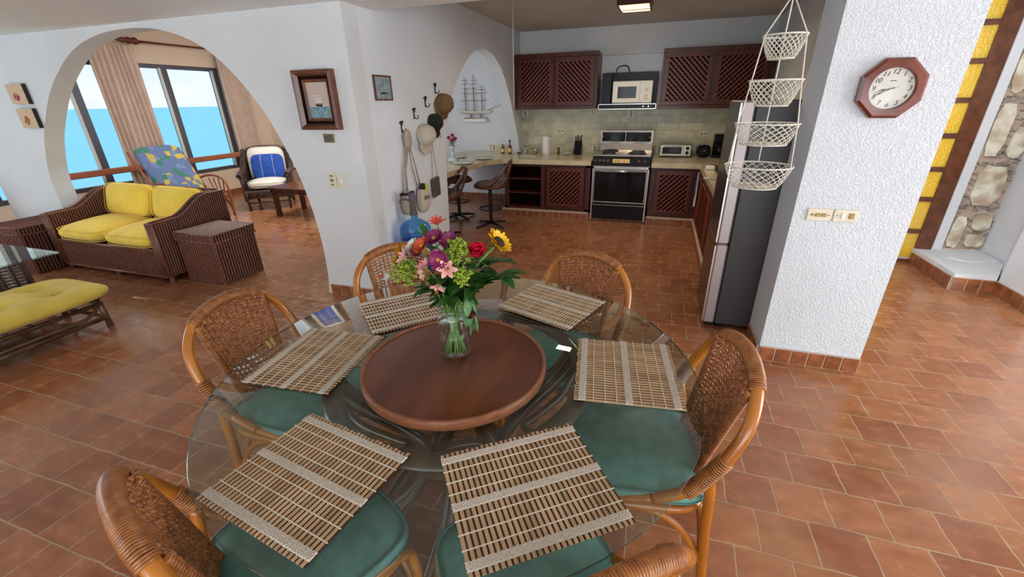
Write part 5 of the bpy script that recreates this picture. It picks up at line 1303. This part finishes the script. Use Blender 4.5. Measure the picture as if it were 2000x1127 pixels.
t = on_top('tray', 'flat clear tray under the jars on the left worktop', 'tray', -1.84, 6.45); MB().box((0, 0, .006), (.26, .16, .01), 0, .003).build('body', 'plate_white', t)
for x, y, h, lb in ((-2.38, 6.78, .17, 'shorter sauce bottle at the corner of the breakfast bar'), (-2.24, 6.72, .21, 'taller dark sauce bottle at the corner of the breakfast bar')):
    t = on_top('sauce_bottle', lb, 'bottle', x, y, group='sauce bottles at the bar corner'); MB().lathe([(0, 0), (.028, 0), (.03, .01), (.03, h * .5), (.012, h * .68), (.011, h * .85)], n=18).build('body', 'bottle_amber', t); MB().lathe([(.0305, h * .12), (.0305, h * .42)], n=18).build('paper_label', 'clock_gold', t); MB().cyl((0, 0, h * .85), .014, h * .15, 12).build('cap', 'black_plastic' if h > .2 else 'white_plastic', t)
t = on_top('toaster_oven', 'silver toaster oven with a glass door right of the stove', 'toaster oven', .235, 6.80)
MB().bx(-.21, .21, -.13, .14, .012, .175, .008).build('case', 'steel', t); mb = MB(); mb.bx(-.195, .10, -.142, -.13, .03, .16, .004); o = mb.build('door', 'white_plastic', t); MB().bx(-.175, .08, -.146, -.141, .048, .135, .003).build('window', 'black_glass', o); MB().tube([(-.16, -.16, .15), (.07, -.16, .15)], .006, 6).build('handle', 'chrome', o)
MB().bx(.11, .20, -.136, -.13, .03, .16, .003).build('control_strip', 'white_plastic', t)
for z in (.125, .065): MB().cyl((0, 0, 0), .022, .014, 18).build('knob', 'black_plastic', t, (.155, -.136, z), rot=(R(90), 0, 0))
for x in (-.18, .18):
    for y in (-.1, .11): MB().cyl((x, y, 0), .012, .012, 8).build('foot', 'black_plastic', t)
t = on_top('toaster', 'rounded black toaster between the toaster oven and coffee maker', 'toaster', .605, 6.78); MB().bx(-.088, .088, -.13, .13, .004, .168, .04).build('case', 'black_plastic', t); MB().bx(-.05, -.02, -.10, .10, .166, .174).build('slot', 'chrome', t); MB().bx(.02, .05, -.10, .10, .166, .174).build('slot', 'chrome', t); MB().box((0, -.14, .10), (.03, .02, .015)).build('lever', 'chrome', t)
t = on_top('coffee_maker', 'black drip coffee maker near the corner behind the fridge', 'coffee maker', .82, 6.80)
MB().bx(-.095, .095, -.10, .12, 0, .035, .008).build('base', 'black_plastic', t); MB().bx(-.09, .09, .03, .12, .035, .30, .01).build('tower', 'black_plastic', t); MB().bx(-.095, .095, -.11, .12, .20, .305, .012).build('filter_head', 'black_plastic', t)
MB().lathe([(0, .04), (.06, .04), (.068, .09), (.055, .15), (.05, .165)], n=24).build('carafe', 'black_glass', t, (0, -.03, 0)); MB().tube([(0, -.10, .15), (0, -.13, .14), (0, -.13, .08), (0, -.09, .07)], .008, 6).build('carafe_handle', 'black_plastic', t)
t = on_top('drinking_glass', 'clear glass at the right of the coffee maker', 'glass', 1.01, 6.78); MB().lathe([(0, 0), (.033, 0), (.04, .11), (.037, .11), (.031, .006), (0, .006)], n=20).build('body', 'jar_glass', t)
t = thing('chili_ornament', 'hanging ornament of red ceramic chillies on the wall right of the cabinets', 'ornament', (.985, 7.08, 1.30))
mb = MB()
for x, z, h in ((-.03, 0, .10), (.03, .01, .10), (0, -.03, .12)): mb.tube([(x, -.03, z + .06), (x * 1.1, -.035, z), (x * .9, -.03, z - h * .5), (x, -.03, z - h * .8)], [.018, .022, .014, .003], 8)
mb.build('chillies', 'chili_red', t); mb = MB()
for x, z in ((-.03, .07), (.02, .09), (0, .08), (.04, .08)): mb.tube([(0, -.03, .04), (x, -.03, z + .05)], [.004, .009], 6)
mb.build('leaves', 'solidago', t)
MB().tube([(0, -.012, .06), (0, -.004, .17)], .003, 5).build('cord', 'white_rope', t)
t = thing('tea_towel', 'blue and white striped tea towel hanging on the right cabinet run', 'towel', (.53, 5.86, .74))
mb = MB(); mb.grid(lambda u, v_: (-.008 - .012 * sin(9 * v_) * u, .035 * (v_ - .5) * (1 + .6 * sin(3 * u)) * 2, -.42 * u), 14, 8); mb.grid(lambda u, v_: (-.014 - .012 * sin(9 * v_) * u, .035 * (v_ - .5) * (1 + .6 * sin(3 * u)) * 2, -.42 * u), 14, 8); mb.build('cloth', 'white_cloth', t)
mat('towel_blue', (.12, .22, .55), .9); mb = MB()
for x in (-.022, .0, .022): mb.tube([(-.020, x, -.02), (-.024, x * 1.3, -.2), (-.022, x, -.30)], .004, 4)
mb.build('stripe', 'towel_blue', t)
MB().tube([(.0, -.05, .005), (-.02, -.05, .005), (-.02, .05, .005), (.0, .05, .005)], .004, 6).build('rail', 'chrome', t)

# breakfast bar: plates and vase with roses
for x, y, r_, lb in ((-2.42, 6.02, .15, 'stoneware plate on the breakfast bar, nearest the kitchen corner'), (-2.50, 5.50, .15, 'stoneware plate on the breakfast bar, nearest the hook wall'), (-2.86, 6.12, .13, 'stoneware plate at the far side of the breakfast bar')):
    t = on_top('dinner_plate', lb, 'plate', x, y, group='plates on the breakfast bar'); MB().lathe([(0, 0), (r_ * .6, 0), (r_, .018), (r_, .022), (r_ * .6, .008), (0, .006)], n=40).build('body', 'plate_white', t)
VX, VY = -2.70, 5.60
t = on_top('bud_vase', 'grey-blue porcelain bud vase with a wide foot on the breakfast bar', 'vase', VX, VY); MB().lathe([(0, 0), (.05, 0), (.072, .02), (.075, .04), (.05, .065), (.024, .08), (.018, .14), (.022, .19), (.030, .215), (.026, .213), (.016, .14), (0, .1)], n=28).build('body', 'porcelain', t)
for i, (dx, dy, dz) in enumerate(((-.05, 0, .33), (.055, -.02, .32), (.0, .02, .36), (.02, -.05, .30))):
    lb = ['pink rose leaning left in the bud vase', 'pink rose leaning right in the bud vase', 'pink rose standing highest in the bud vase', 'pink rose lowest in front in the bud vase'][i]
    t = thing('rose', lb, 'flower', (VX, VY, CT), 0, 'pink roses in the bud vase'); p = V((dx, dy, dz))
    MB().tube([(0, 0, .13), (dx * .2, dy * .2, .22), tuple(p - V((0, 0, .03)))], .003, 5).build('stem', 'stem_green', t); rose('petal_rosepink', 1.25)(t, p, V((dx * 4, dy * 4 - .3, 1)))
    mb = MB()
    for k in range(5):
        a = k * 1.25 + i; z = .23 + .015 * k; d = V((cos(a), sin(a), .2)).normalized(); x_ = V((-sin(a), cos(a), 0)); mb.T = Matrix.Translation((dx * .4, dy * .4, z)) @ Matrix((d, x_, d.cross(x_))).transposed().to_4x4(); mb.grid(lambda u, v_: (u * .06, (v_ - .5) * .034 * sin(pi * min(1, u * .9 + .06)), -.02 * u * u), 4, 2)
    mb.T = None; mb.build('leaves', 'leaf_green', t)

# bar stools
def make_stool():
    t = thing('bar_stool', '', 'stool', (0, 0, 0), 0, 'swivel stools at the breakfast bar')
    # faces -y, back at +y
    for i in range(4):
        a = pi / 4 + i * pi / 2; MB().tube([(0, 0, .055), (.14 * cos(a), .14 * sin(a), .04), (.26 * cos(a), .26 * sin(a), .015)], [.022, .017, .013], 7).build('base_arm', 'black_metal', t)
    MB().cyl((0, 0, .03), .024, .50, 14).build('post', 'black_metal', t)
    mb = MB(); mb.tube([(.155 * cos(a), .155 * sin(a), .25) for a in [2 * pi * i / 32 for i in range(32)]], .0085, 6, True)
    for i in range(4): a = i * pi / 2; mb.tube([(0, 0, .25), (.155 * cos(a), .155 * sin(a), .25)], .006, 5)
    mb.build('foot_ring', 'black_metal', t)
    MB().cyl((0, 0, .52), .10, .02, 20).build('swivel_plate', 'black_metal', t)
    mb = MB(); mb.tube([(.205 * cos(a), .205 * sin(a), .555) for a in [2 * pi * i / 36 for i in range(36)]], .018, 8, True); mb.build('seat_ring', 'bentwood', t)
    MB().lathe([(0, .535), (.18, .535), (.198, .555), (.20, .585), (.17, .605), (0, .615)], n=30).build('seat_cushion', 'grey_leather', t)
    mb = MB()
    for s_ in (-1, 1):
        mb.tube(smooth_path([(s_ * .19, -.02, .56), (s_ * .21, .10, .65), (s_ * .20, .21, .78), (s_ * .15, .27, .86), (0, .30, .885)], 5), .014, 8)
        mb.tube(smooth_path([(s_ * .12, .165, .56), (s_ * .10, .23, .68), (s_ * .10, .27, .79), (s_ * .08, .29, .87)], 5), .012, 8)
        mb.tube(smooth_path([(s_ * .045, .20, .56), (s_ * .04, .25, .68), (s_ * .04, .285, .79), (s_ * .03, .298, .88)], 5), .012, 8)
    mb.build('bentwood_back', 'bentwood', t); return t
st = make_stool(); st.location = (-2.10, 5.42, 0); st.rotation_euler = (0, 0, R(-75)); st['label'] = 'bentwood bar stool nearest the base cabinets, fully in view'
dup(st, (-2.44, 4.72, 0), R(-60), 'bentwood bar stool half hidden by the edge of the hook wall')
dup(st, (-2.72, 5.72, 0), R(100), 'bar stool tucked under the middle of the breakfast bar')
dup(st, (-3.42, 5.05, 0), R(80), 'bar stool on the far side of the breakfast bar, only its back rail showing')

# model ship on its wall shelf
SXX, SZZ = -2.93, 1.335
o = MB().bx(-.20, .18, -.10, .0, -.05, -.004, .003).build('ship_shelf', 'white_plastic', None, (SXX, 7.098, SZZ)); tag(o, 'small white wall shelf under the model ship', 'shelf')
t = thing('model_ship', 'three-masted wooden model ship on a small shelf seen through the narrow arch', 'model ship', (SXX, 7.04, SZZ))
MB().bx(-.19, .19, -.03, .03, -.003, .012).build('stand', 'mahogany', t)
for x in (-.09, .08): MB().bx(x - .008, x + .008, -.015, .015, .012, .07).build('stand_post', 'mahogany', t)
mb = MB()
def hull(u, v_):
    x = -.30 + .56 * u; wv = .035 * sin(pi * min(1, .15 + u * .85)) ** .6 * (1 if u < .7 else (1 - (u - .7) / .3 * .95)); dp = .055 * (1 - .15 * u); a = pi * v_
    return (x, wv * cos(a), .068 + dp - dp * sin(a) ** .8 + .02 * (2 * u - 1) ** 4)
mb.grid(hull, 18, 10, True); mb.bx(-.28, .20, -.026, .026, .108, .112); mb.build('hull', 'plate_white', t)
mb = MB(); mb.tube([(.22, 0, .12), (.44, 0, .21)], [.006, .002], 6); mb.build('bowsprit', 'mahogany', t)
for x, zt, nm in ((-.17, .62, 0), (-.02, .66, 0), (.12, .50, 0)):
    mb = MB(); mb.tube([(x, 0, .11), (x, 0, zt)], [.006, .003], 6)
    hs = [.27, .38, .45, .52, .57] if zt > .55 else [.27, .38, .43]
    for i, z in enumerate(hs): w_ = (.075 - .009 * i); mb.tube([(x - w_, -.008, z), (x + w_, .004, z)], .0035, 5)
    mb.bx(x - .025, x + .025, -.015, .015, .112, .124)
    mb.build('mast', 'mahogany', t)
mb = MB()
for x, zt in ((-.17, .6), (-.02, .64), (.12, .48)):
    for dx in (-.05, -.025, .03, .055): mb.tube([(x + dx, 0, .11), (x, 0, zt * .8)], .001, 3)
mb.tube([(.43, 0, .205), (.12, 0, .48)], .001, 3); mb.tube([(.36, 0, .18), (.12, 0, .36)], .001, 3); mb.tube([(-.28, 0, .13), (-.17, 0, .40)], .001, 3); mb.tube([(-.17, 0, .6), (-.02, 0, .45)], .001, 3); mb.tube([(-.02, 0, .64), (.12, 0, .42)], .001, 3)
mb.build('rigging', 'ink', t)

# fridge
t = thing('fridge', 'tall dark grey fridge freezer beside the white column', 'fridge', (.46, 3.155, 0))
MB().bx(.088, .80, .0, .56, .035, 1.572, .006).build('body', 'fridge_side', t)
for z0, z1, nm in ((.655, 1.572, 'door'), (.035, .651, 'freezer_door')):
    mb = MB(); mb.bx(.006, .082, .0, .56, z0, z1, .01); mb.cur = 1; mb.bx(.0, .007, .006, .554, z0 + .006, z1 - .006, .002); o = mb.build(nm, ['fridge_edge', 'fridge_front'], t)
    MB().bx(-.006, .006, .0, .010, z0 + .01, z1 - .01, .002).build('bright_edge', 'chrome', o)
for y in (.05, .5):
    for x in (.12, .74): MB().cyl((x, y, 0), .022, .04, 12).build('foot', 'black_plastic', t)
MB().bx(.02, .09, .02, .54, .012, .034).build('kick_grille', 'black_plastic', t)
t = thing('frying_pan', 'dark pan with a curved handle on the worktop just behind the fridge', 'pan', (.70, 4.55, CT + .001))
MB().lathe([(0, 0), (.09, 0), (.10, .06), (.095, .06), (.085, .005), (0, .005)], n=24).build('body', 'black_metal', t); MB().tube([(-.10, 0, .05), (-.2, .02, .06), (-.25, .02, .055)], .009, 6).build('handle', 'white_plastic', t)

# ceiling lamp, cord, hanging baskets
t = thing('ceiling_lamp', 'square dark wooden ceiling lamp glowing warm in the kitchen', 'lamp', (-.36, 5.0, 2.53))
mb = MB()
for a, b_, c_, d in ((-.155, .155, -.21, -.19), (-.155, .155, .19, .21), (-.155, -.135, -.19, .19), (.135, .155, -.19, .19)): mb.bx(a, b_, c_, d, -.135, 0)
mb.bx(-.135, .135, -.19, .19, -.01, 0); mb.build('wooden_box', 'dark_wood', t)
MB().bx(-.135, .135, -.19, .19, -.115, -.105).build('diffuser', 'lamp_glow', t)
l = bpy.data.lights.new('kitchen_lamp_light', 'AREA'); l.shape = 'RECTANGLE'; l.size = .26; l.size_y = .36; l.energy = 22; l.color = (1, .82, .6)
o = bpy.data.objects.new('kitchen_lamp_light', l); C.objects.link(o); o.location = (-.36, 5.0, 2.41)
o = MB().tube([(0, 0, 0), (0, 0, -1.0)], .004, 6).build('pull_cord', 'white_rope', None, (-1.517, 4.72, 2.53)); tag(o, 'thin white cord hanging from the kitchen ceiling beside the narrow arch', 'cord')

BX, BY = .472, 2.40
t = thing('hanging_baskets', 'four-tier hanging baskets of white crocheted rope in front of the fridge', 'hanging basket', (BX, BY, 0))
tiers = [(1.838, 1.748, .086, .052), (1.662, 1.556, .108, .068), (1.480, 1.388, .134, .098), (1.290, 1.190, .148, .098)]
for zi, zb, r1, r0 in tiers:
    mb = MB(); n = 22; k = 7
    def prof_(q): return r0 + (r1 - r0) * q ** .75
    for s_ in (-1, 1):
        for i in range(n):
            mb.tube([(prof_(j / k) * cos(2 * pi * i / n + s_ * j * .16), prof_(j / k) * sin(2 * pi * i / n + s_ * j * .16), zb + (zi - zb) * j / k) for j in range(k + 1)], .0016, 4)
    mb.tube([(r1 * cos(2 * pi * i / 48), r1 * sin(2 * pi * i / 48), zi) for i in range(48)], .0035, 6, True)
    mb.tube([(r0 * cos(2 * pi * i / 40), r0 * sin(2 * pi * i / 40), zb) for i in range(40)], .003, 6, True)
    for i in range(10):
        a = pi * i / 10; mb.tube([(r0 * cos(a), r0 * sin(a), zb), (-r0 * cos(a), -r0 * sin(a), zb - .001)], .0015, 4)
    for rr_ in (.35, .7): mb.tube([(r0 * rr_ * cos(2 * pi * i / 24), r0 * rr_ * sin(2 * pi * i / 24), zb) for i in range(24)], .0015, 4, True)
    mb.build('basket', 'white_rope', t)
for i in range(3):
    a = 2 * pi * i / 3 + .35 + pi; pts = [(0, 0, 1.99)] + [((r1 + .003) * cos(a), (r1 + .003) * sin(a), z) for z, _, r1, _ in tiers]
    mb = MB(); mb.tube(pts, .0032, 5)
    for p in pts[1:]: mb.lathe([(.0, .007), (.006, 0), (0, -.007)], p, n=8)
    mb.build('rope', 'white_rope', t)
MB().tube([(0, 0, 1.985), (0, 0, 2.225)], .004, 6).build('hanging_cord', 'white_rope', t)
MB().tube(smooth_path([(0, 0, 2.234), (0, 0, 2.215), (.01, 0, 2.2), (0, 0, 2.19), (-.008, 0, 2.2)], 4), .0035, 6).build('ceiling_hook', 'brass', t)
